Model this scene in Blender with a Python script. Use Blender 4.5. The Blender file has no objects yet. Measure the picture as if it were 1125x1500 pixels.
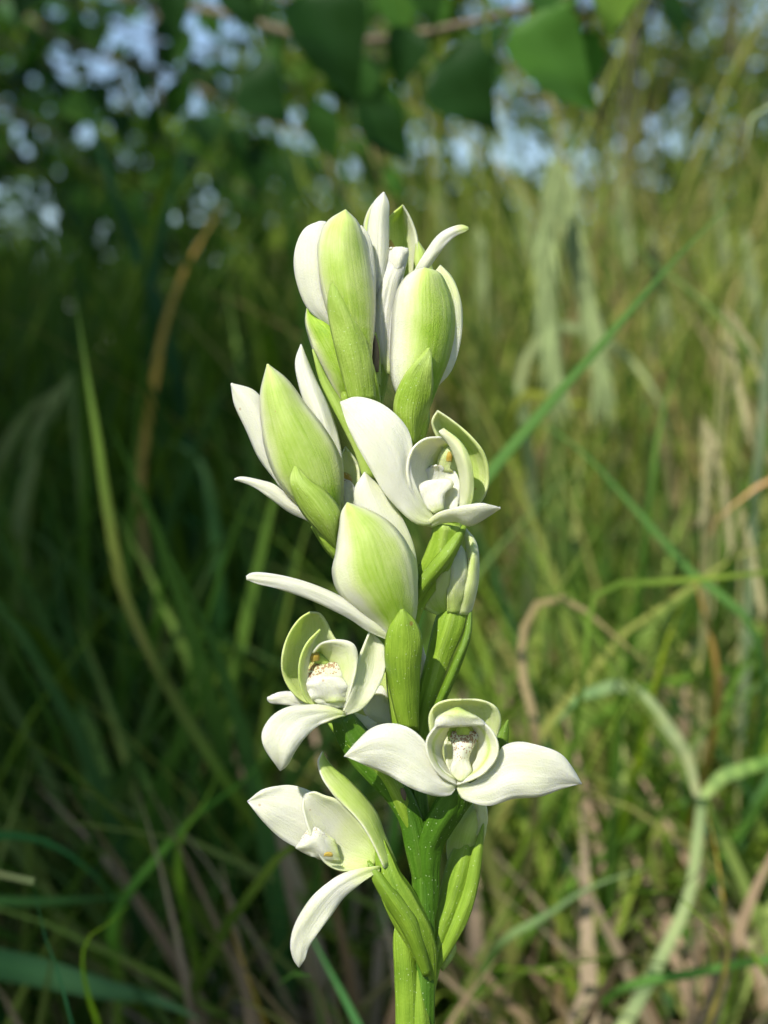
import bpy, math, random
import numpy as np
from mathutils import Vector, Matrix, noise

# ------------------------------------------------------------------ camera
D0 = 0.20                 # metres from the lens to the orchid's stem
K = 5e-4                  # tangent of one photo pixel (1125 x 1500)
CZ = 0.27
PITCH = math.radians(6)
sc = bpy.context.scene
col = sc.collection
cam_d = bpy.data.cameras.new('camera')
cam = bpy.data.objects.new('camera', cam_d)
col.objects.link(cam)
cam.location = (0, -D0, CZ)
cam.rotation_euler = (math.radians(90) - PITCH, 0, 0)
cam_d.sensor_fit = 'VERTICAL'
cam_d.sensor_height = 36
cam_d.lens = 48
cam_d.clip_start = 0.01
cam_d.clip_end = 500
cam_d.dof.use_dof = True
cam_d.dof.focus_distance = D0 - 0.004
cam_d.dof.aperture_fstop = 48 / 3.1
sc.camera = cam

# ------------------------------------------------------------------ light
SUN_EL, SUN_AZ = math.radians(45), math.radians(211)      # azimuth clockwise from +Y
to_sun = Vector((math.sin(SUN_AZ) * math.cos(SUN_EL), math.cos(SUN_AZ) * math.cos(SUN_EL), math.sin(SUN_EL)))
w = bpy.data.worlds.new('World')
sc.world = w
w.use_nodes = True
nt = w.node_tree
sky = nt.nodes.new('ShaderNodeTexSky')
sky.sky_type = 'NISHITA'
sky.sun_disc = False
sky.sun_elevation = SUN_EL
sky.sun_rotation = SUN_AZ
sky.dust_density = 0.3
sky.ozone_density = 1.3
nt.links.new(sky.outputs[0], nt.nodes['Background'].inputs[0])
nt.nodes['Background'].inputs[1].default_value = 0.12
sd = bpy.data.lights.new('sun', 'SUN')
sd.energy = 5.0
sd.angle = math.radians(0.53)
sd.color = (1.0, 0.955, 0.87)
sun = bpy.data.objects.new('sun', sd)
col.objects.link(sun)
sun.rotation_euler = to_sun.to_track_quat('Z', 'Y').to_euler()
sc.view_settings.view_transform = 'Standard'
sc.view_settings.look = 'None'
sc.view_settings.exposure = 0.46
sc.view_settings.gamma = 1
sc.view_settings.use_curve_mapping = False
sc.cycles.max_bounces = 8
sc.cycles.transparent_max_bounces = 8
sc.cycles.use_denoising = True

R_ = Vector((1, 0, 0))
F_ = Vector((0, math.cos(PITCH), -math.sin(PITCH)))
U_ = Vector((0, math.sin(PITCH), math.cos(PITCH)))
CAM = Vector(cam.location)

def at(px, py, dist):
    """the point seen at a photo pixel, dist metres in front of the lens"""
    return CAM + (F_ + R_ * ((px - 562.5) * K) + U_ * ((750 - py) * K)) * dist

def fp(px, py, d):
    """a point of the orchid: d tenths of a millimetre nearer than its stem"""
    return at(px, py, D0 - d * 1e-4)

# ------------------------------------------------------------------ materials
def nodes(name):
    m = bpy.data.materials.new(name)
    m.use_nodes = True
    t = m.node_tree
    t.nodes.clear()
    return m, t

def N(t, ty, **kw):
    n = t.nodes.new(ty)
    for k, v in kw.items():
        if k.startswith('i_'):
            n.inputs[k[2:].replace('_', ' ')].default_value = v
        else:
            setattr(n, k, v)
    return n

def mixc(t, fac, a, b, blend='MIX'):
    n = t.nodes.new('ShaderNodeMix')
    n.data_type = 'RGBA'
    n.blend_type = blend
    for sock, v in ((n.inputs[0], fac), (n.inputs[6], a), (n.inputs[7], b)):
        if hasattr(v, 'links'):
            t.links.new(v, sock)
        elif isinstance(v, (int, float)):
            sock.default_value = v
        else:
            sock.default_value = (*v, 1)
    return n.outputs[2]

def ramp(t, fac, stops, interp='LINEAR'):
    n = t.nodes.new('ShaderNodeValToRGB')
    n.color_ramp.interpolation = interp
    e = n.color_ramp.elements
    while len(e) < len(stops):
        e.new(0.5)
    for el, (p, c) in zip(e, stops):
        el.position = p
        el.color = (*c, 1) if len(c) == 3 else c
    t.links.new(fac, n.inputs[0])
    return n.outputs[0]

def math_(t, op, a, b=None, c=None):
    n = t.nodes.new('ShaderNodeMath')
    n.operation = op
    for i, v in enumerate((a, b, c)):
        if v is None:
            continue
        if hasattr(v, 'links'):
            t.links.new(v, n.inputs[i])
        else:
            n.inputs[i].default_value = v
    return n.outputs[0]

def thin(t, colour, rough, trans, tcol, bump=None, spec=0.4, sss=0.0, coat=0.0):
    """a leaf-like surface: reflects one colour and lets light through in another"""
    p = N(t, 'ShaderNodeBsdfPrincipled')
    p.inputs['Roughness'].default_value = rough
    p.inputs['Specular IOR Level'].default_value = spec
    t.links.new(colour, p.inputs['Base Color'])
    if sss:
        p.inputs['Subsurface Weight'].default_value = sss
        p.inputs['Subsurface Radius'].default_value = (1.0, 1.0, 0.6)
        p.inputs['Subsurface Scale'].default_value = 0.0009
    tr = N(t, 'ShaderNodeBsdfTranslucent')
    t.links.new(tcol, tr.inputs['Color'])
    if bump is not None:
        t.links.new(bump, p.inputs['Normal'])
        t.links.new(bump, tr.inputs['Normal'])
    mx = N(t, 'ShaderNodeMixShader')
    mx.inputs[0].default_value = trans
    t.links.new(p.outputs[0], mx.inputs[1])
    t.links.new(tr.outputs[0], mx.inputs[2])
    o = N(t, 'ShaderNodeOutputMaterial')
    t.links.new(mx.outputs[0], o.inputs[0])

def petal_material():
    m, t = nodes('petal')
    gr = N(t, 'ShaderNodeAttribute', attribute_name='green')
    sp = N(t, 'ShaderNodeAttribute', attribute_name='speck')
    uv = N(t, 'ShaderNodeUVMap')
    mp = N(t, 'ShaderNodeMapping')
    mp.inputs['Scale'].default_value = (24, 1.3, 1)
    t.links.new(uv.outputs[0], mp.inputs[0])
    st = N(t, 'ShaderNodeTexNoise', i_Scale=1.0, i_Detail=5.0, i_Roughness=0.6)
    t.links.new(mp.outputs[0], st.inputs['Vector'])
    geo = N(t, 'ShaderNodeNewGeometry')
    bl = N(t, 'ShaderNodeTexNoise', i_Scale=230.0, i_Detail=3.0)
    t.links.new(geo.outputs['Position'], bl.inputs['Vector'])
    # greenness broken up by veins and soft blotches
    f = math_(t, 'MULTIPLY_ADD', math_(t, 'SUBTRACT', st.outputs[0], 0.5), 0.42, 0.0)
    f2 = math_(t, 'MULTIPLY_ADD', math_(t, 'SUBTRACT', bl.outputs[0], 0.5), 0.65, f)
    amp = math_(t, 'MULTIPLY', f2, math_(t, 'MULTIPLY_ADD', gr.outputs['Fac'], 0.9, 0.34))
    g = math_(t, 'ADD', gr.outputs['Fac'], amp)
    c = ramp(t, g, [(0.0, (0.685, 0.68, 0.54)), (0.22, (0.63, 0.68, 0.36)), (0.5, (0.48, 0.60, 0.17)),
                    (0.75, (0.31, 0.47, 0.045)), (1.0, (0.13, 0.30, 0.018))])
    # fine brown freckles of the lip
    vo = N(t, 'ShaderNodeTexVoronoi', i_Scale=3300.0)
    t.links.new(geo.outputs['Position'], vo.inputs['Vector'])
    vn = N(t, 'ShaderNodeTexNoise', i_Scale=900.0)
    t.links.new(geo.outputs['Position'], vn.inputs['Vector'])
    thr = math_(t, 'MULTIPLY', sp.outputs['Fac'], math_(t, 'MULTIPLY', vn.outputs[0], 0.95))
    dot = math_(t, 'LESS_THAN', vo.outputs['Distance'], thr)
    c2 = mixc(t, math_(t, 'MULTIPLY', dot, 0.75), c, (0.27, 0.10, 0.035))
    # a few tiny rusty marks
    v3 = N(t, 'ShaderNodeTexVoronoi', i_Scale=170.0, i_Randomness=1.0)
    t.links.new(geo.outputs['Position'], v3.inputs['Vector'])
    rust = math_(t, 'LESS_THAN', v3.outputs['Distance'], 0.035)
    c3 = mixc(t, math_(t, 'MULTIPLY', rust, 0.55), c2, (0.42, 0.25, 0.12))
    tc = mixc(t, 0.6, c3, (0.80, 0.88, 0.40), 'MULTIPLY')
    # cells + veins
    ce = N(t, 'ShaderNodeTexVoronoi', i_Scale=3800.0)
    t.links.new(geo.outputs['Position'], ce.inputs['Vector'])
    h = math_(t, 'MULTIPLY_ADD', st.outputs[0], 2.0, math_(t, 'MULTIPLY', ce.outputs['Distance'], 0.6))
    bp = N(t, 'ShaderNodeBump', i_Strength=0.45, i_Distance=0.00013)
    t.links.new(h, bp.inputs['Height'])
    thin(t, c3, 0.55, 0.16, tc, bp.outputs[0], spec=0.2, sss=0.9)
    return m

def green_material(name, c1, c2, c3, rough=0.42, trans=0.18, scale=(22, 1.6)):
    m, t = nodes(name)
    uv = N(t, 'ShaderNodeUVMap')
    mp = N(t, 'ShaderNodeMapping')
    mp.inputs['Scale'].default_value = (scale[0], scale[1], 1)
    t.links.new(uv.outputs[0], mp.inputs[0])
    st = N(t, 'ShaderNodeTexNoise', i_Scale=1.0, i_Detail=5.0, i_Roughness=0.6)
    t.links.new(mp.outputs[0], st.inputs['Vector'])
    geo = N(t, 'ShaderNodeNewGeometry')
    bl = N(t, 'ShaderNodeTexNoise', i_Scale=160.0, i_Detail=4.0)
    t.links.new(geo.outputs['Position'], bl.inputs['Vector'])
    gr = N(t, 'ShaderNodeAttribute', attribute_name='green')
    f = math_(t, 'ADD', math_(t, 'MULTIPLY', st.outputs[0], 0.5), math_(t, 'MULTIPLY', bl.outputs[0], 0.5))
    f = math_(t, 'ADD', f, math_(t, 'MULTIPLY', math_(t, 'SUBTRACT', gr.outputs['Fac'], 0.5), 0.5))
    c = ramp(t, f, [(0.2, c1), (0.5, c2), (0.8, c3)])
    v = N(t, 'ShaderNodeTexVoronoi', i_Scale=1400.0)
    t.links.new(geo.outputs['Position'], v.inputs['Vector'])
    pale = math_(t, 'LESS_THAN', v.outputs['Distance'], 0.13)
    c = mixc(t, math_(t, 'MULTIPLY', pale, 0.45), c, (0.62, 0.72, 0.42))
    v3 = N(t, 'ShaderNodeTexVoronoi', i_Scale=110.0)
    t.links.new(geo.outputs['Position'], v3.inputs['Vector'])
    c = mixc(t, math_(t, 'MULTIPLY', math_(t, 'LESS_THAN', v3.outputs['Distance'], 0.05), 0.6), c, (0.28, 0.13, 0.03))
    tc = mixc(t, 0.5, c, (0.75, 0.95, 0.15), 'MULTIPLY')
    ce = N(t, 'ShaderNodeTexVoronoi', i_Scale=3000.0)
    t.links.new(geo.outputs['Position'], ce.inputs['Vector'])
    h = math_(t, 'MULTIPLY_ADD', st.outputs[0], 3.0, math_(t, 'MULTIPLY', ce.outputs['Distance'], 0.5))
    bp = N(t, 'ShaderNodeBump', i_Strength=0.5, i_Distance=0.00014)
    t.links.new(h, bp.inputs['Height'])
    thin(t, c, rough, trans, tc, bp.outputs[0], spec=0.4)
    return m

def plant_material(name, rough=0.5, trans=0.35, spec=0.35, streak=True):
    """grass and leaves: each blade carries its own colour"""
    m, t = nodes(name)
    a = N(t, 'ShaderNodeAttribute', attribute_name='tint')
    geo = N(t, 'ShaderNodeNewGeometry')
    n1 = N(t, 'ShaderNodeTexNoise', i_Scale=45.0, i_Detail=4.0)
    t.links.new(geo.outputs['Position'], n1.inputs['Vector'])
    c = mixc(t, math_(t, 'MULTIPLY', n1.outputs[0], 0.55), a.outputs['Color'], (0.5, 0.5, 0.4), 'MULTIPLY')
    tc = mixc(t, 1.0, c, (1.0, 1.25, 0.45), 'MULTIPLY')
    thin(t, c, rough, trans, tc, None, spec=spec)
    return m

def bark_material(name, c1, c2):
    m, t = nodes(name)
    geo = N(t, 'ShaderNodeNewGeometry')
    n1 = N(t, 'ShaderNodeTexNoise', i_Scale=60.0, i_Detail=6.0)
    t.links.new(geo.outputs['Position'], n1.inputs['Vector'])
    c = ramp(t, n1.outputs[0], [(0.3, c1), (0.7, c2)])
    p = N(t, 'ShaderNodeBsdfPrincipled', i_Roughness=0.85)
    t.links.new(c, p.inputs['Base Color'])
    bp = N(t, 'ShaderNodeBump', i_Strength=0.6, i_Distance=0.004)
    t.links.new(n1.outputs[0], bp.inputs['Height'])
    t.links.new(bp.outputs[0], p.inputs['Normal'])
    o = N(t, 'ShaderNodeOutputMaterial')
    t.links.new(p.outputs[0], o.inputs[0])
    return m

def soil_material():
    m, t = nodes('soil')
    geo = N(t, 'ShaderNodeNewGeometry')
    n1 = N(t, 'ShaderNodeTexNoise', i_Scale=9.0, i_Detail=8.0, i_Roughness=0.7)
    n2 = N(t, 'ShaderNodeTexNoise', i_Scale=160.0, i_Detail=5.0)
    t.links.new(geo.outputs['Position'], n1.inputs['Vector'])
    t.links.new(geo.outputs['Position'], n2.inputs['Vector'])
    f = math_(t, 'ADD', math_(t, 'MULTIPLY', n1.outputs[0], 0.5), math_(t, 'MULTIPLY', n2.outputs[0], 0.5))
    c = ramp(t, f, [(0.35, (0.018, 0.016, 0.008)), (0.5, (0.05, 0.042, 0.022)), (0.65, (0.12, 0.10, 0.05))])
    p = N(t, 'ShaderNodeBsdfPrincipled', i_Roughness=0.95)
    t.links.new(c, p.inputs['Base Color'])
    bp = N(t, 'ShaderNodeBump', i_Strength=0.8, i_Distance=0.01)
    t.links.new(f, bp.inputs['Height'])
    t.links.new(bp.outputs[0], p.inputs['Normal'])
    o = N(t, 'ShaderNodeOutputMaterial')
    t.links.new(p.outputs[0], o.inputs[0])
    return m

M = {
    'petal': petal_material(),
    'bract': green_material('bract', (0.12, 0.23, 0.012), (0.27, 0.42, 0.035), (0.48, 0.60, 0.15), trans=0.22),
    'stem': green_material('stem', (0.035, 0.10, 0.005), (0.065, 0.165, 0.009), (0.15, 0.28, 0.03), trans=0.15),
    'anther': green_material('anther', (0.50, 0.34, 0.04), (0.62, 0.50, 0.12), (0.75, 0.68, 0.3), trans=0.2),
    'grass': plant_material('grass', 0.55, 0.38, 0.12),
    'dry': plant_material('dry_grass', 0.7, 0.25, 0.15),
    'leaf': plant_material('leaf', 0.5, 0.42, 0.14),
    'bark': bark_material('bark', (0.045, 0.035, 0.025), (0.13, 0.105, 0.08)),
    'twig': bark_material('twig', (0.07, 0.055, 0.03), (0.17, 0.13, 0.08)),
    'soil': soil_material(),
}

# ------------------------------------------------------------------ mesh helpers
def empty(name, loc, parent=None):
    o = bpy.data.objects.new(name, None)
    o.empty_display_size = 0.01
    col.objects.link(o)
    o.location = loc
    if parent:
        o.parent = parent
        o.matrix_parent_inverse = world_of(parent).inverted()
    return o

def world_of(o):
    m = Matrix.LocRotScale(o.location, o.rotation_euler, o.scale)
    if o.parent:
        return world_of(o.parent) @ o.matrix_parent_inverse @ m
    return m

def tag(o, label, cat, group=None, kind=None):
    if label: o['label'] = label
    if cat: o['category'] = cat
    if group: o['group'] = group
    if kind: o['kind'] = kind
    return o

def mesh_obj(name, verts, faces, mat, parent=None, smooth=True, attrs=None, uvs=None, tint=None):
    me = bpy.data.meshes.new(name)
    me.from_pydata([tuple(v) for v in verts], [], faces)
    if smooth:
        me.polygons.foreach_set('use_smooth', [True] * len(me.polygons))
    for k, vals in (attrs or {}).items():
        a = me.attributes.new(k, 'FLOAT', 'POINT')
        a.data.foreach_set('value', np.asarray(vals, dtype=np.float32))
    if tint is not None:
        a = me.attributes.new('tint', 'FLOAT_COLOR', 'POINT')
        arr = np.ones((len(verts), 4), dtype=np.float32)
        arr[:, :3] = tint
        a.data.foreach_set('color', arr.ravel())
    if uvs is not None:
        ul = me.uv_layers.new(name='UVMap')
        li = np.empty(len(me.loops), dtype=np.int32)
        me.loops.foreach_get('vertex_index', li)
        ul.data.foreach_set('uv', np.asarray(uvs, dtype=np.float32)[li].ravel())
    me.materials.append(mat)
    o = bpy.data.objects.new(name, me)
    col.objects.link(o)
    if parent:
        o.parent = parent
        o.matrix_parent_inverse = world_of(parent).inverted()
    return o

def cr(pts, n, power=1.0):
    """Catmull-Rom through pts, n samples evenly spaced by length"""
    p = np.asarray(pts, dtype=float)
    if p.ndim == 1:
        p = p[:, None]
    if len(p) == 2:
        dense = p[0] + (p[1] - p[0]) * np.linspace(0, 1, 60)[:, None]
    else:
        q = np.vstack([2 * p[0] - p[1], p, 2 * p[-1] - p[-2]])
        out = []
        for i in range(1, len(q) - 2):
            # centripetal-ish: tension from chord lengths
            a, b, c, d = q[i - 1], q[i], q[i + 1], q[i + 2]
            t = np.linspace(0, 1, 24, endpoint=False)[:, None]
            l0, l1, l2 = [max(np.linalg.norm(v), 1e-6) ** 0.5 for v in (b - a, c - b, d - c)]
            m1 = l1 * ((b - a) / l0 - (c - a) / (l0 + l1) + (c - b) / l1)
            m2 = l1 * ((c - b) / l1 - (d - b) / (l1 + l2) + (d - c) / l2)
            t2, t3 = t * t, t * t * t
            out.append((2*t3-3*t2+1)*b + (t3-2*t2+t)*m1 + (-2*t3+3*t2)*c + (t3-t2)*m2)
        dense = np.vstack(out + [q[-2][None]])
    s = np.r_[0, np.cumsum(np.linalg.norm(np.diff(dense, axis=0), axis=1))]
    s /= max(s[-1], 1e-9)
    tt = np.linspace(0, 1, n)
    if power != 1.0:
        tt = 1 - (1 - tt) ** power
    return np.stack([np.interp(tt, s, dense[:, k]) for k in range(dense.shape[1])], 1)

def prof(vals, n):
    """smooth value profile over 0..1"""
    vals = np.atleast_1d(np.asarray(vals, float))
    if len(vals) == 1:
        return np.full(n, vals[0])
    x = np.linspace(0, 1, len(vals)); t = np.linspace(0, 1, n)
    i = np.clip((t * (len(vals) - 1)).astype(int), 0, len(vals) - 2)
    f = t * (len(vals) - 1) - i
    v = np.r_[2*vals[0]-vals[1], vals, 2*vals[-1]-vals[-2]]
    a, b, c, d = v[i], v[i+1], v[i+2], v[i+3]
    return 0.5*((2*b)+(-a+c)*f+(2*a-5*b+4*c-d)*f*f+(-a+3*b-3*c+d)*f**3)

def white(s, t):  return 0.02 + 0.35 * np.clip(1 - t * 4, 0, 1)
def hood(s, t):
    e = np.clip((np.abs(s) - 0.62) / 0.38, 0, 1)
    base = 0.62 - 0.16 * np.clip((t - 0.45) * 2, 0, 1)
    return base * (1 - 0.85 * e ** 1.1) + 0.25 * np.clip(1 - t * 3.0, 0, 1)
def pale(s, t):   return 0.20 + 0.25 * np.clip(1 - t * 2, 0, 1)
def inner(s, t):  return 0.24 + 0.22 * np.clip(1 - t * 2, 0, 1) - 0.12 * np.abs(s)
def mid(s, t):    return 0.5 + 0.1 * (1 - np.abs(s))

def petal(parent, name, L, R, d, b=(0,), dR=None, gr=white, sp=None, bdir=(0, 0, 1), rnd=1.0,
          th=2.8, wave=2.6, mat='petal', nt_=34, nu=15, seed=0, crease=0.0):
    """a sheet between two traced edges (root to tip); d = depth of the edges, b = how far its middle stands out"""
    Lp = cr(L, nt_, 1.35); Rp = cr(R, nt_, 1.35)
    dl = prof(d, nt_); dr = prof(d if dR is None else dR, nt_); bb = prof(b, nt_)
    u = np.linspace(0, 1, nu)
    verts, G, S, UV = [], [], [], []
    rg = random.Random(seed + int(L[0][0] * 7 + L[0][1] * 3 + len(L)))
    o1, o2 = rg.random() * 50, rg.random() * 50
    for i in range(nt_):
        t = i / (nt_ - 1)
        tt = 1 - (1 - t) ** 1.35
        width = math.hypot(*(Rp[i] - Lp[i]))
        for uu in u:
            s = 2 * uu - 1
            f = math.sin(math.pi * uu) ** rnd if 0 < uu < 1 else 0
            x = Lp[i][0] * (1 - uu) + Rp[i][0] * uu + bb[i] * f * bdir[0]
            y = Lp[i][1] * (1 - uu) + Rp[i][1] * uu + bb[i] * f * bdir[1]
            z = dl[i] * (1 - uu) + dr[i] * uu + bb[i] * f * bdir[2]
            wv = wave * (noise.noise(Vector((s * 1.3 + o1, tt * 3.2, o2))) * (0.35 + 0.65 * abs(s)))
            wv += wave * 0.5 * abs(s) ** 3 * noise.noise(Vector((s * 2 + o2, tt * 9, o1)))
            wv *= min(1, width / 25)
            if crease:
                z -= crease * math.exp(-(s / 0.10) ** 2) * math.sin(math.pi * min(1, tt * 1.05)) * min(1, width / 30)
            verts.append(fp(x, y, z + 2.2 * wv))
            G.append(float(gr(s, tt))); S.append(float(sp(s, tt)) if sp else 0.0)
            UV.append((uu, tt * 2 + o1))
    faces = []
    for i in range(nt_ - 1):
        for j in range(nu - 1):
            a = i * nu + j
            faces.append((a, a + 1, a + nu + 1, a + nu))
    o = mesh_obj(name, verts, faces, M[mat], parent, attrs={'green': G, 'speck': S}, uvs=UV)
    so = o.modifiers.new('thickness', 'SOLIDIFY')
    so.thickness = th * 1e-4
    so.offset = 0
    return o

def tube(parent, name, pts, r, mat='stem', ribs=0, ribd=0.0, twist=0.0, ns=22, nt_=36, gr=0.5, cap=True, place=fp):
    """a tapering stalk along traced points (px, py, depth), radii in px"""
    P = cr([list(place(*p)) for p in pts], nt_)
    rr = prof(r, nt_) * 1e-4
    T = np.gradient(P, axis=0)
    verts, faces, G, UV = [], [], [], []
    up = Vector((0.1, -1, 0.15))
    for i in range(nt_):
        t = Vector(T[i]).normalized()
        a = (up - t * up.dot(t)).normalized()
        up = a
        c = t.cross(a)
        for j in range(ns):
            th = 2 * math.pi * j / ns
            k = rr[i] * (1 + ribd * math.cos(ribs * th + twist * i / nt_)) if ribs else rr[i]
            k *= 1 + 0.04 * noise.noise(Vector((math.cos(th), math.sin(th), i * 0.25 + pts[0][0])))
            verts.append(Vector(P[i]) + (a * math.cos(th) + c * math.sin(th)) * k)
            G.append(gr + (0.15 * math.cos(ribs * th + twist * i / nt_) if ribs else 0))
            UV.append((j / ns * 1.0, i / nt_ * 3))
    for i in range(nt_ - 1):
        for j in range(ns):
            a, b = i * ns + j, i * ns + (j + 1) % ns
            faces.append((a, b, b + ns, a + ns))
    if cap:
        for i0, rev in ((0, True), (nt_ - 1, False)):
            verts.append(Vector(P[i0])); G.append(gr); UV.append((0.5, 0))
            ci = len(verts) - 1
            for j in range(ns):
                a, b = i0 * ns + j, i0 * ns + (j + 1) % ns
                faces.append((ci, b, a) if rev else (ci, a, b))
    return mesh_obj(name, verts, faces, M[mat], parent, attrs={'green': G, 'speck': [0.0] * len(G)}, uvs=UV)

# ------------------------------------------------------------------ setting
def ground():
    n, size = 150, 60.0
    vs, fs = [], []
    for i in range(n + 1):
        for j in range(n + 1):
            x = (j / n * 2 - 1); y = (i / n * 2 - 1)
            x = math.copysign(abs(x) ** 2.6, x) * size
            y = math.copysign(abs(y) ** 2.6, y) * size
            z = 0.035 * noise.noise(Vector((x * 2, y * 2, 0))) + 0.012 * noise.noise(Vector((x * 11, y * 11, 3)))
            vs.append((x, y, z - 0.01))
    for i in range(n):
        for j in range(n):
            a = i * (n + 1) + j
            fs.append((a, a + 1, a + n + 2, a + n + 1))
    o = mesh_obj('ground', vs, fs, M['soil'])
    tag(o, 'dark soil floor under the grass', None, kind='structure')
ground()

# ------------------------------------------------------------------ the orchid
base = at(606, 1380, D0)
ground_root = Vector((base.x, base.y, 0.0))
orchid = empty('orchid', ground_root)
tag(orchid, 'white and lime green orchid spike with hooded flowers, upright in the grass', 'orchid')
gz = (750 - 0, 0)
def down(z):
    """photo row of a height on the stem's own line"""
    v = Vector((0, 0, z)) - CAM
    return 750 - (v.dot(U_) / v.dot(F_)) / K
# main stem, rooted in the soil
stem_low = [Vector((base.x + 0.0004, 0.0, -0.01)), Vector((base.x + 0.0008, 0.0, 0.06)), Vector((base.x + 0.0002, 0.0, 0.12))]
stem_pts = stem_low + [fp(*p) for p in [(619, 1500, 0), (621, 1400, 0), (620, 1310, 0), (615, 1200, -2), (606, 1110, -6), (596, 1020, -8),
            (590, 930, -10), (584, 850, -12), (574, 770, -12), (562, 690, -12), (553, 620, -12), (549, 560, -14), (549, 500, -16), (550, 470, -16)]]
tube(orchid, 'stem', stem_pts, [24, 24, 23, 22, 21, 20, 20, 20, 20, 19, 17, 15, 12, 9, 6, 3], ribs=5, ribd=0.05, twist=1.5, nt_=110, gr=0.5, place=lambda *p: Vector(p))
def B(L, R, d, b, name='bract', **k):
    k.setdefault('gr', lambda s, t: 0.62 + 0.25 * np.clip(abs(s) * 4 - 3, 0, 1) + 0.15 * t)
    return petal(orchid, name, L, R, d, b, mat='bract', th=5, **k)
def flower(px, py, d=0):
    return empty('flower', fp(px, py, d), orchid)

# --- A: topmost left, seen from behind
f = flower(530, 575)
petal(f, 'sepal', [(505, 520), (478, 478), (451, 452), (437, 421), (431, 389), (434, 360), (447, 335), (468, 325)],
      [(520, 520), (506, 480), (497, 440), (492, 400), (489, 360), (484, 335), (478, 326), (468, 325)], [0, 8, 12, 10, 8], [2, 12, 14, 10, 2])
petal(f, 'sepal', [(528, 540), (522, 480), (520, 420), (518, 370), (520, 340), (529, 331)],
      [(540, 540), (548, 480), (549, 420), (547, 375), (540, 345), (529, 331)], [2, 10, 12, 10, 8], [0, 12, 14, 8, 0])
petal(f, 'hood', [(522, 560), (503, 510), (488, 480), (474, 435), (466, 390), (467, 355), (480, 325), (506, 308)],
      [(542, 560), (544, 520), (546, 480), (547, 440), (542, 395), (533, 350), (523, 325), (506, 308)],
      [14, 22, 24, 24, 26, 28], [6, 24, 34, 34, 26, 4], gr=hood, rnd=0.75, crease=-1.5)
petal(f, 'petal', [(528, 500), (515, 460), (506, 420), (503, 380), (508, 350), (520, 335)],
      [(538, 500), (545, 460), (546, 420), (543, 380), (535, 350), (520, 335)], [-2, -8, -12, -10], [0, -8, -10, -4], gr=pale)
tube(f, 'ovary', [(546, 610, -4), (538, 580, 8), (530, 545, 18), (522, 510, 24)], [14, 19, 20, 12], 'bract', ribs=6, ribd=0.08, twist=1.2, gr=0.55)
B([(512, 586), (500, 540), (490, 500), (483, 465), (482, 435), (488, 411)],
  [(549, 586), (546, 550), (541, 515), (527, 470), (507, 435), (488, 411)], [22, 32, 40, 46, 48], [14, 20, 16, 10, 2], rnd=0.8)

# --- B: top middle, facing away to the right behind A
f = flower(560, 570, -30)
petal(f, 'sepal', [(556, 470), (545, 400), (534, 350), (534, 325), (545, 300), (561, 288)],
      [(566, 470), (566, 400), (567, 350), (567, 320), (566, 300), (561, 288)], [-46, -52, -54, -50], [-2, 6, 8, 0], gr=hood)
petal(f, 'hood', [(560, 480), (558, 430), (562, 380), (567, 345), (570, 320), (590, 301)],
      [(600, 480), (614, 430), (614, 395), (610, 345), (600, 318), (590, 301)], [-46, -50, -46, -38, -30], [-10, -34, -34, -24, -6],
      gr=lambda s, t: 0.62 - 0.5 * np.clip((s - 0.15) * 2.2, 0, 1) - 0.2 * np.clip(-s - 0.7, 0, 1), rnd=0.8)
petal(f, 'petal', [(545, 500), (541, 440), (541, 400), (538, 360), (541, 320), (548, 297), (562, 282)],
      [(556, 470), (560, 430), (566, 390), (569, 350), (569, 320), (569, 297), (562, 282)], [-26, -22, -20, -18, -20], [2, 10, 14, 10, 2], crease=2)
petal(f, 'petal', [(600, 470), (604, 430), (606, 400), (608, 370), (611, 352)],
      [(625, 470), (636, 430), (636, 405), (626, 375), (611, 352)], [-52, -52, -50, -46], [4, 8, 8, 0], gr=mid)
petal(f, 'petal', [(566, 548), (553, 520), (547, 485), (548, 455), (556, 410), (568, 385), (580, 362)],
      [(574, 548), (576, 500), (578, 455), (586, 415), (593, 390), (598, 372), (597, 364)], [-14, -14, -16, -20, -26], [2, 8, 10, 8, 3], crease=2.5)
petal(f, 'lip', [(566, 440), (562, 410), (564, 385), (568, 366), (573, 363)],
      [(586, 440), (590, 410), (595, 385), (598, 368), (592, 362)], [-22, -22, -24, -20], [2, 8, 12, 4], wave=4)
petal(f, 'column', [(572, 400), (568, 380), (568, 362), (571, 352)], [(580, 400), (579, 380), (577, 362), (572, 352)], [-34, -34, -33], [4, 5, 2],
      mat='anther', nt_=12, nu=7)
petal(f, 'sepal', [(600, 408), (612, 388), (626, 366), (642, 345), (660, 334), (677, 330), (685, 333)],
      [(612, 410), (628, 392), (642, 372), (655, 356), (668, 345), (680, 340), (686, 336)], [-10, -6, -4, -8, -14], [1, 5, 5, 3, 1],
      gr=lambda s, t: 0.03 + 0.55 * np.clip((t - 0.8) * 5, 0, 1))
tube(f, 'ovary', [(550, 600, -18), (556, 560, -22), (562, 520, -26), (570, 480, -34)], [9, 12, 13, 14], 'bract', ribs=6, ribd=0.08, gr=0.5)
B([(541, 560), (544, 520), (546, 500), (549, 488)], [(556, 565), (556, 530), (554, 508), (549, 488)], [2, 2, -2], [3, 5, 0])
petal(orchid, 'withered_sheath', [(545, 545), (546, 520), (548, 500), (549, 492)], [(554, 545), (555, 525), (553, 505), (549, 492)], [8, 8, 5], [2, 4, 0],
      mat='twig', nt_=10, nu=7)

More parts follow.
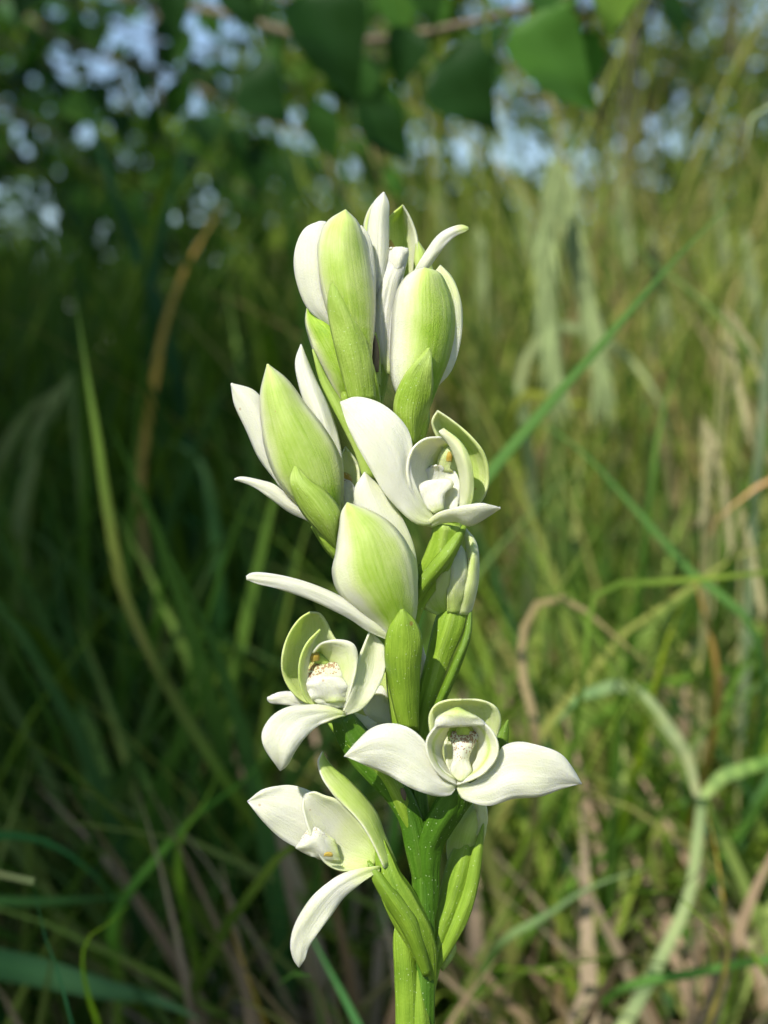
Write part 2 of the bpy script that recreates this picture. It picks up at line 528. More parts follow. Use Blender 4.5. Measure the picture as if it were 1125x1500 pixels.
# --- C: top right, back of the hood
f = flower(604, 640, 10)
petal(f, 'petal', [(622, 590), (630, 540), (636, 490), (636, 440), (634, 405), (645, 389)],
      [(633, 574), (660, 545), (673, 508), (677, 470), (674, 437), (662, 407), (645, 389)], [6, 8, 4, 0, -6], [0, 6, 6, 4, 0],
      gr=lambda s, t: 0.10 + 0.18 * np.clip(t * 2 - 1, 0, 1))
petal(f, 'hood', [(592, 600), (576, 565), (572, 530), (573, 495), (576, 455), (585, 420), (602, 400), (622, 393)],
      [(628, 600), (644, 558), (657, 525), (665, 485), (664, 450), (655, 420), (643, 400), (622, 393)],
      [14, 14, 12, 12, 14, 18], [12, 36, 44, 44, 34, 5],
      gr=lambda s, t: hood(min(s, 0.45), t) * (0.12 + 0.98 * np.clip((s + 0.62) * 1.7, 0, 1)), rnd=0.7)
petal(f, 'sepal', [(590, 580), (573, 545), (571, 500), (576, 450), (590, 415)], [(605, 580), (600, 540), (598, 500), (598, 450), (590, 415)],
      [10, 8, 8, 8], [0, 4, 4, 0])
tube(f, 'ovary', [(588, 680, -6), (601, 645, 10), (606, 612, 20), (608, 585, 24)], [14, 19, 24, 20], 'bract', ribs=6, ribd=0.08, twist=1, gr=0.6)
B([(598, 650), (585, 625), (578, 600), (581, 578), (592, 553), (608, 532), (628, 511)],
  [(608, 650), (618, 625), (629, 595), (633, 565), (632, 540), (631, 522), (628, 511)], [26, 40, 54, 62, 60], [14, 16, 12, 6, 1], rnd=0.85)

# --- D: behind and below A
f = flower(515, 600, -20)
petal(f, 'hood', [(500, 590), (482, 560), (465, 527), (454, 498), (448, 472), (450, 452)],
      [(530, 590), (540, 550), (530, 510), (505, 480), (475, 462), (452, 451)], [-12, -8, -6, -8, -14], [8, 24, 26, 16, 0],
      gr=lambda s, t: 0.60 * np.clip((s + 0.95) * 2.2, 0, 1) + 0.1, rnd=0.8)
petal(f, 'petal', [(500, 580), (478, 540), (462, 500), (456, 470), (455, 455)], [(512, 580), (505, 530), (490, 490), (472, 465), (455, 455)],
      [-30, -34, -36, -34], [-4, -10, -10, 0], gr=pale)
tube(f, 'ovary', [(545, 640, -10), (530, 610, -14), (518, 585, -14), (510, 560, -10)], [14, 17, 20, 16], 'bract', ribs=6, ribd=0.08, gr=0.6)
petal(orchid, 'bract', [(532, 700), (520, 662), (502, 625), (484, 590), (468, 555), (458, 512)],
      [(552, 700), (537, 662), (519, 622), (500, 588), (481, 558), (458, 512)], [16, 18, 16, 10, 6], [3, 5, 5, 4, 0], mat='bract',
      gr=lambda s, t: 0.8, rnd=0.9)

# --- E: left, back of the hood
f = flower(500, 800, 10)
petal(f, 'sepal', [(500, 760), (470, 742), (414, 717), (402, 701), (379, 670), (362, 632), (343, 590), (339, 562)],
      [(500, 740), (470, 715), (432, 690), (412, 660), (400, 625), (390, 595), (372, 572), (339, 562)], [10, 12, 14, 16, 16], [2, 10, 12, 10, 2])
petal(f, 'sepal', [(500, 780), (470, 772), (448, 761), (426, 751), (398, 731), (370, 712), (344, 702)],
      [(500, 765), (470, 750), (445, 738), (426, 729), (402, 710), (378, 703), (352, 699), (344, 702)], [8, 14, 16, 10], [2, 6, 5, 1], crease=1)
petal(f, 'petal', [(490, 740), (476, 690), (462, 640), (448, 596), (437, 560), (433, 529), (441, 505)],
      [(502, 740), (503, 705), (500, 664), (492, 627), (480, 594), (463, 558), (449, 525), (441, 505)], [14, 18, 18, 14, 10], [2, 10, 14, 8, 0], crease=2.5)
petal(f, 'petal', [(495, 735), (498, 700), (500, 670), (506, 655)], [(512, 735), (526, 710), (524, 680), (506, 655)], [-12, -20, -18], [-2, -8, 0], gr=pale)
petal(f, 'hood', [(470, 770), (444, 745), (420, 722), (403, 697), (389, 658), (383, 619), (382, 576), (392, 534)],
      [(492, 770), (500, 730), (502, 692), (493, 658), (474, 626), (447, 592), (420, 556), (392, 534)],
      [22, 26, 28, 30, 34, 38], [12, 34, 42, 38, 26, 3], gr=hood, rnd=0.75)
petal(f, 'lip', [(490, 745), (488, 725), (492, 708), (502, 702)], [(518, 745), (521, 725), (516, 708), (504, 702)], [0, 0, 2], [2, 6, 2],
      sp=lambda s, t: 0.8 * np.clip((t - 0.6) * 3, 0, 1))
petal(f, 'column', [(498, 712), (497, 702), (502, 693), (508, 694)], [(514, 712), (515, 704), (512, 697), (508, 694)], [-4, -4, -4], [4, 6, 3], mat='anther', nt_=12, nu=9)
tube(f, 'ovary', [(555, 850, -8), (520, 820, 4), (495, 790, 20), (475, 760, 26)], [16, 20, 24, 22], 'bract', ribs=6, ribd=0.08, gr=0.6)
B([(496, 806), (466, 776), (445, 752), (430, 722), (426, 702), (433, 684)],
  [(500, 806), (500, 775), (499, 752), (478, 722), (455, 706), (433, 684)], [30, 52, 62, 68, 64], [10, 20, 18, 8, 0], rnd=0.8, crease=-2)

# --- F: right of the middle, mouth to the right
f = flower(655, 765, 10)
petal(f, 'sepal', [(640, 768), (612, 768), (586, 748), (562, 721), (543, 688), (523, 652), (506, 615), (499, 589)],
      [(640, 760), (626, 744), (610, 712), (602, 686), (604, 650), (596, 627), (574, 602), (548, 587), (520, 582), (499, 589)],
      [46, 62, 68, 66, 54, 44], [0, 5, 8, 8, 4, 0], crease=1.5, wave=4, gr=white)
petal(f, 'hood', [(655, 765), (660, 735), (664, 705), (656, 672), (645, 650), (633, 618), (641, 602)],
      [(690, 750), (708, 730), (716, 700), (709, 665), (690, 640), (662, 616), (641, 602)],
      [10, 10, 16, 28, 40, 48], [0, -22, -34, -32, -16, 0], dR=[10, 26, 40, 46, 50, 50],
      gr=lambda s, t: 0.42 + 0.15 * (1 - abs(s)) - 0.2 * np.clip(t * 2 - 1, 0, 1), rnd=0.8)
petal(f, 'petal', [(672, 765), (690, 740), (694, 705), (688, 670), (672, 645), (650, 628)],
      [(655, 765), (672, 735), (674, 705), (668, 675), (657, 650), (643, 632)], [26, 50, 62, 66, 60, 50], [0, 6, 8, 8, 4, 0], dR=[20, 34, 44, 50, 52, 50], gr=lambda s, t: 0.12 + 0.3 * max(0, -s))
petal(f, 'petal', [(628, 764), (612, 740), (600, 712), (596, 685), (604, 658), (622, 643), (646, 640)],
      [(650, 755), (645, 735), (642, 710), (642, 690), (648, 672), (654, 660), (660, 652)], [46, 62, 70, 72, 68, 58, 46],
      [0, -4, -6, -6, -4, 0], dR=[20, 12, 6, 4, 8, 14, 26], gr=lambda s, t: 0.03 + 0.42 * np.clip(s * 1.2, 0, 1))
petal(f, 'lip', [(640, 760), (618, 738), (608, 712), (616, 694), (632, 682)],
      [(664, 760), (672, 735), (674, 708), (664, 688), (645, 681)], [40, 36, 32, 30, 28], [2, -6, -8, -4, 6],
      sp=lambda s, t: 0.75 * np.clip((t - 0.82) * 6, 0, 1), wave=5)
petal(f, 'lip_lobe', [(636, 752), (622, 742), (614, 728), (612, 716), (622, 706), (640, 704)], [(650, 748), (650, 734), (652, 722), (664, 712), (662, 704), (644, 702)],
      [50, 50, 46, 42, 36], [1, 3, 4, 4, 1], nt_=18, nu=9)
petal(f, 'column', [(640, 690), (642, 672), (650, 658), (660, 654)], [(668, 692), (672, 676), (670, 662), (660, 654)], [24, 26, 26, 25], [2, 5, 5, 2],
      gr=lambda s, t: 0.32, sp=lambda s, t: 0.6 * np.clip(1 - t * 3, 0, 1), nt_=16, nu=9)
petal(f, 'anther', [(654, 676), (655, 668), (658, 662)], [(661, 676), (662, 669), (659, 662)], [38, 40, 39], [1, 2, 1], mat='anther', nt_=10, nu=7)
petal(f, 'sepal', [(622, 768), (640, 752), (665, 744), (690, 739), (712, 738), (733, 744)],
      [(632, 772), (648, 766), (668, 764), (687, 770), (702, 764), (733, 744)], [48, 74, 86, 84, 74], [0, 4, 6, 3, 0], dR=[46, 60, 66, 70, 72])
tube(f, 'ovary', [(592, 1010, -6), (594, 940, -4), (606, 880, 2), (632, 838, 12), (650, 800, 24), (656, 765, 34)], [4, 10, 16, 20, 22, 20], 'bract', ribs=6, ribd=0.1, twist=1.4, gr=0.5)
B([(604, 885), (609, 858), (630, 828), (655, 798), (680, 768)], [(608, 890), (630, 858), (652, 830), (668, 808), (682, 772)], [24, 34, 44, 44, 40], [2, 10, 12, 6, 0],
  gr=lambda s, t: 0.3)

# --- G: the middle bud-like flower, back of the hood
f = flower(585, 930, 20)
petal(f, 'petal', [(575, 900), (560, 860), (545, 815), (530, 775), (521, 745), (520, 716), (534, 692)],
      [(606, 890), (612, 851), (607, 804), (597, 775), (582, 747), (558, 715), (534, 692)], [32, 40, 42, 40, 34], [0, 8, 10, 8, 0],
      gr=lambda s, t: 0.03 + 0.12 * max(0, s))
petal(f, 'sepal', [(590, 945), (566, 937), (540, 925), (515, 908), (493, 896), (457, 879), (411, 863), (376, 855), (361, 849)],
      [(596, 930), (570, 920), (545, 905), (518, 885), (482, 866), (440, 850), (400, 841), (368, 840), (361, 845)], [44, 58, 70, 78, 82], [0, 6, 6, 4, 1], crease=1)
petal(f, 'hood', [(572, 940), (550, 915), (522, 893), (496, 868), (487, 838), (492, 812), (497, 776), (501, 750), (509, 737)],
      [(596, 935), (608, 905), (611, 860), (607, 824), (594, 793), (570, 765), (541, 748), (509, 737)],
      [44, 52, 58, 60, 62, 64], [12, 32, 40, 36, 22, 2],
      gr=lambda s, t: hood(0.25 + 0.75 * s if s > 0 else 0.25 + s * 0.9, t) * (0.15 + 0.85 * np.clip((s + 0.72) * 2.2, 0, 1)), rnd=0.8, wave=3.5)
petal(f, 'petal', [(560, 910), (530, 860), (510, 820), (503, 780), (510, 748)], [(590, 900), (590, 850), (570, 800), (540, 765), (510, 748)],
      [20, 16, 14, 20], [-4, -14, -14, 0], gr=pale)
tube(f, 'ovary', [(600, 1160, -6), (595, 1100, -2), (590, 1040, 8), (588, 975, 26), (586, 925, 44)], [4, 13, 19, 23, 22], 'bract', ribs=6, ribd=0.08, gr=0.45)
B([(586, 1065), (578, 1035), (569, 990), (565, 955), (570, 922), (589, 893)], [(612, 1070), (612, 1030), (614, 975), (617, 935), (608, 911), (589, 893)],
  [18, 34, 54, 68, 78], [12, 20, 20, 14, 2], rnd=0.8, gr=lambda s, t: 0.45 - 0.1 * (1 - t))

# --- H: behind the stem at the right, half open
f = flower(665, 900, -30)
petal(f, 'hood', [(640, 905), (640, 870), (652, 830), (664, 800), (680, 774)], [(688, 905), (697, 868), (701, 825), (696, 795), (680, 774)],
      [-30, -22, -20, -26, -34], [-4, -16, -20, -14, 0], gr=lambda s, t: 0.42, rnd=0.8)
petal(f, 'sepal', [(640, 900), (622, 892), (610, 878), (622, 850), (642, 820), (660, 798)], [(668, 900), (668, 870), (666, 845), (666, 820), (660, 798)],
      [-12, 2, 12, 6, -6], [2, 14, 18, 12, 0], gr=lambda s, t: 0.42 - 0.25 * max(0, -s - 0.2) + 0.2 * np.clip(1 - 3 * t, 0, 1), rnd=0.8)
petal(f, 'petal', [(655, 898), (655, 865), (657, 835), (660, 812), (672, 795)], [(672, 898), (680, 865), (684, 835), (682, 812), (672, 795)],
      [0, 12, 18, 8, -4], [2, 6, 6, 4, 0], gr=lambda s, t: 0.16 + 0.4 * np.clip(1 - 2 * t, 0, 1))
petal(f, 'sepal', [(665, 900), (676, 865), (683, 830), (684, 800), (680, 776)], [(688, 900), (698, 865), (701, 828), (697, 795), (682, 774)],
      [-6, 6, 8, 2, -10], [4, 10, 12, 8, 0], gr=lambda s, t: 0.40 - 0.2 * abs(s), rnd=0.8)
tube(f, 'ovary', [(614, 1200, -8), (612, 1130, -12), (614, 1080, -16), (624, 1030, -18), (642, 965, -20), (664, 895, -20), (668, 850, -18)], [4, 10, 13, 16, 19, 23, 10], 'bract', ribs=6, ribd=0.09, twist=1.3, gr=0.45)
petal(orchid, 'bract', [(630, 1050), (648, 1005), (666, 965), (680, 930), (690, 885)], [(640, 1050), (662, 1005), (680, 960), (690, 925), (690, 885)],
      [2, 4, 6, -4, -14], [4, 10, 8, 4, 0], mat='bract')
# a sliver of a flower seen past the stem
f = flower(617, 990, -60)
petal(f, 'sepal', [(600, 1010), (608, 985), (613, 965), (618, 946)], [(620, 1010), (624, 985), (623, 965), (618, 946)], [-60, -62, -64], [2, 5, 0])

# --- I: left, lower, mouth to the left front
f = flower(505, 1050, 10)
petal(f, 'sepal', [(455, 1042), (430, 1034), (410, 1031), (396, 1029), (392, 1024)], [(460, 1025), (432, 1014), (412, 1014), (398, 1018), (392, 1022)],
      [6, 2, 0, 0], [0, 4, 4, 1])
petal(f, 'hood', [(472, 1036), (442, 1026), (424, 1008), (414, 985), (414, 958), (424, 928), (440, 906), (454, 897)],
      [(512, 1030), (516, 1000), (512, 970), (500, 948), (488, 932), (477, 910), (468, 899), (454, 897)],
      [10, 22, 34, 42, 50, 56], [0, -30, -40, -38, -24, -3], dR=[10, 14, 18, 22, 30, 44], gr=lambda s, t: 0.34 - 0.08 * s, rnd=0.75)
petal(f, 'petal', [(476, 1040), (452, 1030), (442, 1012), (438, 990), (440, 965), (450, 942), (469, 922)],
      [(472, 1036), (458, 1018), (452, 998), (452, 975), (456, 955), (461, 938), (469, 922)], [40, 52, 60, 66, 68, 64], [0, -3, -4, -4, 0],
      dR=[36, 42, 44, 48, 54, 60], gr=lambda s, t: 0.30 - 0.2 * s)
petal(f, 'petal', [(498, 1040), (488, 1005), (482, 985), (474, 966), (466, 952), (458, 958)],
      [(506, 1040), (514, 1012), (522, 980), (524, 958), (518, 943), (495, 937), (470, 943), (458, 956)],
      [34, 26, 22, 24, 34, 48], [0, 10, 16, 14, 4], dR=[46, 64, 68, 66, 62, 52], gr=lambda s, t: 0.22 - 0.18 * s, bdir=(0.3, -0.3, 0.9))
petal(f, 'lip', [(488, 1038), (462, 1028), (448, 1004), (449, 984), (455, 972)], [(505, 1036), (512, 1014), (511, 992), (500, 972), (480, 960)],
      [44, 48, 46, 36, 22], [2, 4, 4, 2, 0], sp=lambda s, t: 1.15 * np.clip((t - 0.5) * 4, 0, 1), gr=lambda s, t: 0.10 + 0.55 * np.clip((t - 0.8) * 4, 0, 1), wave=5)
petal(f, 'lip_lobe', [(460, 1030), (452, 1015), (450, 1000), (460, 990)], [(508, 1028), (512, 1008), (504, 995), (480, 990)], [50, 53, 51, 48], [1, 3, 3, 1], wave=5, nt_=20)
tube(f, 'column', [(492, 985, 18), (478, 972, 26), (466, 964, 34), (460, 961, 40)], [13, 12, 10, 6], 'petal', gr=0.55, nt_=16)
petal(f, 'anther', [(456, 970), (455, 962), (459, 957)], [(467, 967), (467, 959), (462, 955)], [44, 46, 44], [2, 4, 1], mat='anther', nt_=10, nu=7)
petal(f, 'sepal', [(500, 1046), (512, 1020), (519, 997), (522, 975), (530, 952), (542, 924)],
      [(504, 1048), (528, 1040), (545, 1022), (559, 997), (565, 972), (562, 945), (542, 924)], [48, 58, 60, 56, 50, 44], [0, -6, -10, -8, 0],
      dR=[46, 48, 44, 38, 34, 40], gr=lambda s, t: 0.14)
petal(f, 'sepal', [(506, 1048), (484, 1055), (465, 1064), (447, 1080), (432, 1100), (420, 1121), (411, 1128)],
      [(504, 1042), (477, 1033), (450, 1033), (422, 1036), (400, 1048), (386, 1068), (384, 1085), (398, 1112), (411, 1128)],
      [52, 70, 84, 92, 90, 80], [0, 4, 7, 8, 4, 0], crease=1.4, wave=4)
petal(f, 'sepal', [(515, 1050), (526, 1066), (538, 1070), (552, 1060)], [(516, 1042), (530, 1048), (542, 1052), (552, 1060)], [-6, -8, -10], [0, 3, 0])
tube(f, 'ovary', [(620, 1330, -2), (612, 1250, 4), (600, 1195, 8), (580, 1158, 10), (556, 1128, 8), (530, 1098, 8), (508, 1065, 16), (498, 1045, 30)], [4, 13, 18, 18, 21, 24, 23, 15], 'stem', ribs=6, ribd=0.08, twist=1.2, gr=0.5)
B([(606, 1240), (578, 1180), (548, 1134), (520, 1106), (496, 1080), (480, 1056)], [(612, 1235), (594, 1165), (575, 1128), (548, 1108), (520, 1090), (480, 1056)],
  [10, 20, 22, 18, 10], [4, 12, 14, 8, 0], gr=lambda s, t: 0.45)
# J: pale flower half hidden behind the stem
f = flower(575, 1050, -45)
petal(f, 'sepal', [(565, 1075), (548, 1058), (533, 1040), (534, 1028), (546, 1012), (558, 1005)], [(580, 1075), (580, 1050), (578, 1035), (572, 1020), (566, 1010), (558, 1005)],
      [-34, -34, -36, -38], [2, 10, 8, 0])
petal(f, 'hood', [(560, 1080), (558, 1050), (558, 1020), (556, 985), (562, 965)], [(600, 1080), (600, 1050), (594, 1020), (584, 985), (562, 965)], [-48, -46, -46, -46], [4, 16, 16, 0], gr=mid)
petal(f, 'sepal', [(520, 1060), (532, 1050), (548, 1056), (560, 1068)], [(530, 1076), (545, 1078), (556, 1076), (560, 1070)], [-20, -24, -30], [1, 4, 0])

# --- K: the open flower facing the camera
f = flower(668, 1160, 30)
petal(f, 'hood', [(652, 1120), (636, 1095), (630, 1070), (629, 1048), (638, 1033), (656, 1026), (674, 1025)],
      [(690, 1120), (716, 1100), (729, 1075), (733, 1052), (726, 1036), (704, 1026), (676, 1025)],
      [20, 34, 50, 62, 74, 84], [0, -18, -28, -22, -8, 0], gr=lambda s, t: 0.33 - 0.1 * t, rnd=0.8, wave=4)
petal(f, 'petal', [(669, 1150), (648, 1138), (634, 1122), (625, 1100), (626, 1082), (640, 1062), (658, 1048), (672, 1038)],
      [(670, 1140), (655, 1125), (647, 1105), (648, 1090), (654, 1078), (662, 1068), (672, 1062), (684, 1058)],
      [92, 104, 110, 112, 110, 104, 96], [0, 6, 8, 8, 6, 2], dR=[70, 66, 62, 58, 58, 66, 80], bdir=(-0.4, 0, 1),
      gr=lambda s, t: 0.05 + 0.50 * np.clip(1 - abs(s - 0.05) * 3.2, 0, 1) * (1 - 0.3 * t) + 0.55 * np.clip((t - 0.86) * 6, 0, 1), rnd=0.9)
petal(f, 'petal', [(669, 1150), (694, 1141), (712, 1130), (728, 1108), (729, 1088), (720, 1070), (705, 1056), (690, 1046)],
      [(670, 1140), (688, 1126), (698, 1106), (700, 1090), (697, 1078), (692, 1068), (684, 1062), (676, 1058)],
      [92, 104, 110, 112, 110, 104, 96], [0, 6, 8, 8, 6, 2], dR=[70, 66, 62, 58, 58, 66, 80], bdir=(0.4, 0, 1),
      gr=lambda s, t: 0.05 + 0.50 * np.clip(1 - abs(s - 0.05) * 3.2, 0, 1) * (1 - 0.3 * t) + 0.3 * np.clip((t - 0.86) * 6, 0, 1), rnd=0.9)
petal(f, 'petal', [(636, 1066), (640, 1052), (656, 1042), (668, 1037)], [(712, 1062), (706, 1054), (690, 1046), (672, 1037)], [104, 106, 104, 98], [4, 12, 10, 2],
      gr=lambda s, t: 0.06 + 0.5 * np.clip(t * 1.6 - 0.35, 0, 1), rnd=0.8, nt_=18)
petal(f, 'lip', [(670, 1146), (660, 1134), (654, 1118), (652, 1100), (652, 1080), (656, 1068)], [(676, 1146), (690, 1134), (696, 1118), (699, 1100), (699, 1080), (694, 1068)],
      [80, 72, 62, 52, 46, 44], [0, -8, -12, -10, -4], gr=lambda s, t: 0.10, rnd=0.8)
petal(f, 'lip_lobe', [(673, 1144), (660, 1130), (664, 1112), (664, 1095), (659, 1082), (656, 1072)], [(677, 1144), (690, 1130), (686, 1112), (692, 1095), (699, 1082), (702, 1072)],
      [92, 86, 82, 78, 70, 64], [2, 6, 8, 8, 4], sp=lambda s, t: 0.8 * np.clip((t - 0.3) * 3, 0, 1) + 0.5 * np.clip((t - 0.72) * 5, 0, 1), wave=3, rnd=0.9)
petal(f, 'column', [(658, 1086), (656, 1076), (658, 1066), (664, 1060)], [(702, 1086), (703, 1076), (701, 1066), (694, 1060)], [62, 68, 72, 74], [-6, -8, -2, 2],
      gr=lambda s, t: 0.60, sp=lambda s, t: 0.8 * np.clip(1 - t * 2.2, 0, 1), nt_=16)
petal(f, 'anther', [(670, 1076), (669, 1068), (674, 1062)], [(686, 1076), (687, 1068), (682, 1062)], [74, 78, 78], [4, 8, 5], gr=lambda s, t: 0.62, nt_=12, nu=9)
petal(f, 'sepal', [(669, 1140), (654, 1131), (634, 1106), (618, 1081), (594, 1064), (568, 1060), (545, 1067), (522, 1088), (505, 1108)],
      [(669, 1152), (661, 1164), (640, 1166), (620, 1161), (598, 1152), (567, 1134), (532, 1119), (505, 1108)],
      [84, 92, 97, 98, 92, 80], [0, 4, 6, 6, 4, 0], wave=5, crease=1.6, gr=lambda s, t: 0.02 + 0.2 * np.clip(1 - t * 7, 0, 1))
petal(f, 'sepal', [(670, 1145), (690, 1147), (706, 1134), (726, 1112), (736, 1094), (758, 1087), (790, 1092), (822, 1105), (840, 1128), (851, 1148)],
      [(670, 1154), (676, 1168), (695, 1177), (718, 1180), (750, 1170), (792, 1166), (823, 1155), (851, 1148)],
      [84, 90, 94, 96, 92, 80], [0, 4, 6, 6, 4, 0], wave=5, crease=1.6, gr=lambda s, t: 0.02 + 0.2 * np.clip(1 - t * 7, 0, 1))
tube(f, 'ovary', [(630, 1360, -2), (630, 1300, 3), (629, 1262, 8), (632, 1232, 14), (646, 1202, 26), (664, 1172, 44), (672, 1150, 62)], [5, 12, 15, 18, 21, 22, 16], 'stem', ribs=6, ribd=0.1, twist=1.2, gr=0.35)
petal(orchid, 'bract', [(705, 1130), (718, 1105), (728, 1078), (744, 1055)], [(728, 1130), (738, 1110), (744, 1082), (744, 1055)], [-20, -20, -20], [2, 6, 0], mat='bract')
petal(orchid, 'bract', [(622, 1240), (640, 1200), (670, 1160), (700, 1125), (725, 1095)], [(640, 1250), (662, 1215), (690, 1178), (715, 1145), (735, 1100)], [4, 4, -2, -14, -20], [-4, -8, -8, 0], mat='bract')

# --- L: lowest left, in profile
f = flower(610, 1380, 10)
petal(f, 'sepal', [(520, 1268), (490, 1258), (462, 1250), (434, 1241), (408, 1225), (386, 1203), (363, 1174)],
      [(530, 1215), (500, 1195), (475, 1172), (457, 1160), (432, 1151), (408, 1151), (385, 1157), (363, 1174)], [10, 16, 20, 22, 20], [0, 4, 6, 4, 0], crease=1.2, wave=4)
petal(f, 'petal', [(548, 1268), (525, 1275), (496, 1275), (474, 1262), (458, 1232), (447, 1200), (443, 1180), (446, 1164)],
      [(552, 1250), (544, 1228), (530, 1208), (512, 1188), (494, 1172), (476, 1166), (460, 1160), (446, 1164)],
      [28, 34, 44, 50, 50, 44], [0, -14, -20, -16, -6, 0], gr=lambda s, t: 0.42 * np.clip(1 - t * 1.9, 0, 1) + 0.06 + 0.12 * np.clip(s, 0, 1), rnd=0.8)
petal(f, 'lip', [(500, 1262), (472, 1259), (452, 1252), (434, 1242)], [(490, 1230), (472, 1218), (460, 1210), (447, 1221), (434, 1241)], [32, 40, 44, 44], [4, 12, 14, 0],
      sp=lambda s, t: 0.55 * np.clip(s * 1.5, 0, 1), wave=5)
petal(f, 'anther', [(474, 1254), (475, 1251), (480, 1249)], [(487, 1254), (487, 1251), (484, 1249)], [59, 60, 59], [1, 2, 1], mat='anther', nt_=8, nu=7)
petal(f, 'hood', [(562, 1272), (548, 1240), (530, 1209), (510, 1186), (490, 1166), (472, 1140), (466, 1116), (472, 1101)],
      [(580, 1262), (563, 1222), (552, 1192), (532, 1165), (507, 1140), (488, 1125), (476, 1112), (472, 1101)], [48, 50, 52, 50, 42, 36], [2, 8, 9, 5, 0],
      dR=[20, 14, 18, 22, 26, 36], gr=lambda s, t: 0.5 + 0.1 * s - 0.35 * np.clip(-s - 0.7, 0, 1) * 3)
petal(f, 'hood', [(570, 1262), (552, 1225), (532, 1195), (510, 1172), (490, 1150), (476, 1125), (472, 1104)],
      [(580, 1262), (563, 1222), (552, 1192), (532, 1165), (507, 1140), (488, 1125), (472, 1104)], [0, -6, -6, 0, 14, 30], [0, -8, -10, -5, 0],
      dR=[20, 14, 18, 22, 26, 34], gr=lambda s, t: 0.45)
petal(f, 'sepal', [(556, 1268), (530, 1272), (500, 1281), (470, 1301), (447, 1328), (431, 1358), (426, 1386), (431, 1406), (438, 1416)],
      [(556, 1276), (530, 1293), (504, 1314), (486, 1339), (468, 1364), (452, 1388), (447, 1404), (438, 1416)], [44, 58, 64, 60, 50], [0, 4, 6, 5, 1], crease=1.2, wave=4)
tube(f, 'ovary', [(628, 1500, -4), (628, 1440, 2), (624, 1400, 8), (611, 1365, 16), (592, 1330, 24), (570, 1285, 30), (562, 1255, 26), (556, 1232, 24)], [3, 8, 13, 20, 24, 23, 16, 8], 'bract', ribs=6, ribd=0.09, twist=1.3, gr=0.3)
B([(622, 1430), (590, 1362), (566, 1324), (545, 1285), (540, 1262)], [(630, 1428), (613, 1355), (590, 1320), (566, 1290), (540, 1262)], [22, 34, 44, 44, 38], [4, 12, 12, 6, 0], gr=lambda s, t: 0.2)

# --- M: behind at the lower right, turned away
f = flower(650, 1380, -30)
petal(f, 'hood', [(660, 1280), (655, 1240), (664, 1210), (685, 1184), (700, 1172)], [(695, 1280), (706, 1240), (712, 1205), (710, 1180), (700, 1172)], [-34, -30, -28, -30], [4, 18, 18, 0], gr=lambda s, t: 0.5, rnd=0.8)
petal(f, 'sepal', [(696, 1225), (694, 1195), (694, 1165)], [(710, 1225), (714, 1195), (708, 1165)], [-18, -14, -14], [2, 5, 3], gr=pale)
tube(f, 'ovary', [(630, 1480, -4), (633, 1430, -8), (638, 1395, -14), (648, 1355, -20), (662, 1315, -26), (676, 1268, -30), (684, 1230, -30)], [3, 8, 13, 17, 21, 23, 16], 'bract', ribs=6, ribd=0.1, twist=1.2, gr=0.35)
petal(orchid, 'bract', [(634, 1420), (664, 1345), (680, 1300), (692, 1250), (708, 1205)], [(640, 1425), (684, 1350), (699, 1300), (706, 1250), (708, 1205)], [-6, -4, -6, -10, -14], [2, 6, 5, 0], mat='bract', gr=lambda s, t: 0.35)
petal(orchid, 'bract', [(640, 1395), (643, 1400), (642, 1412), (648, 1422)], [(664, 1372), (668, 1390), (660, 1408), (648, 1422)], [-16, -18, -20], [2, 4, 0], mat='bract', nt_=14, nu=9, gr=lambda s, t: 0.9)
# sheathing leaves on the lower stem
petal(orchid, 'sheath_leaf', [(578, 1660), (580, 1560), (580, 1480), (578, 1420), (577, 1370), (586, 1330)], [(614, 1660), (615, 1560), (613, 1480), (610, 1420), (602, 1370), (586, 1330)],
      [12, 14, 14, 12, 10], [4, 10, 10, 8, 0], mat='bract', gr=lambda s, t: 0.3 + 0.6 * np.clip(s * 6 - 5, 0, 1), nt_=40)
petal(orchid, 'sheath_leaf', [(600, 1900), (604, 1750), (606, 1600), (602, 1500), (612, 1420)], [(646, 1900), (642, 1750), (636, 1600), (630, 1500), (612, 1420)],
      [14, 16, 16, 14, 12], [6, 12, 12, 10, 0], mat='bract', gr=lambda s, t: 0.3)
# dried scale on the stem below the open flower
petal(orchid, 'brown_scale', [(588, 1172), (585, 1163), (588, 1155)], [(594, 1172), (595, 1163), (590, 1155)], [29, 31, 30], [1, 2, 1], mat='twig', nt_=8, nu=7)
# ------------------------------------------------------------------ background plants
RNG = np.random.default_rng(7)
GREEN = [(0.085, 0.19, 0.022), (0.11, 0.22, 0.03), (0.15, 0.27, 0.045), (0.07, 0.16, 0.03), (0.19, 0.29, 0.05), (0.09, 0.20, 0.05)]
STRAW = [(0.42, 0.36, 0.18), (0.34, 0.26, 0.13), (0.30, 0.30, 0.12), (0.40, 0.30, 0.20)]

def ground_under(p, dy=0.0):
    return Vector((p[0], p[1] + dy, 0.0))

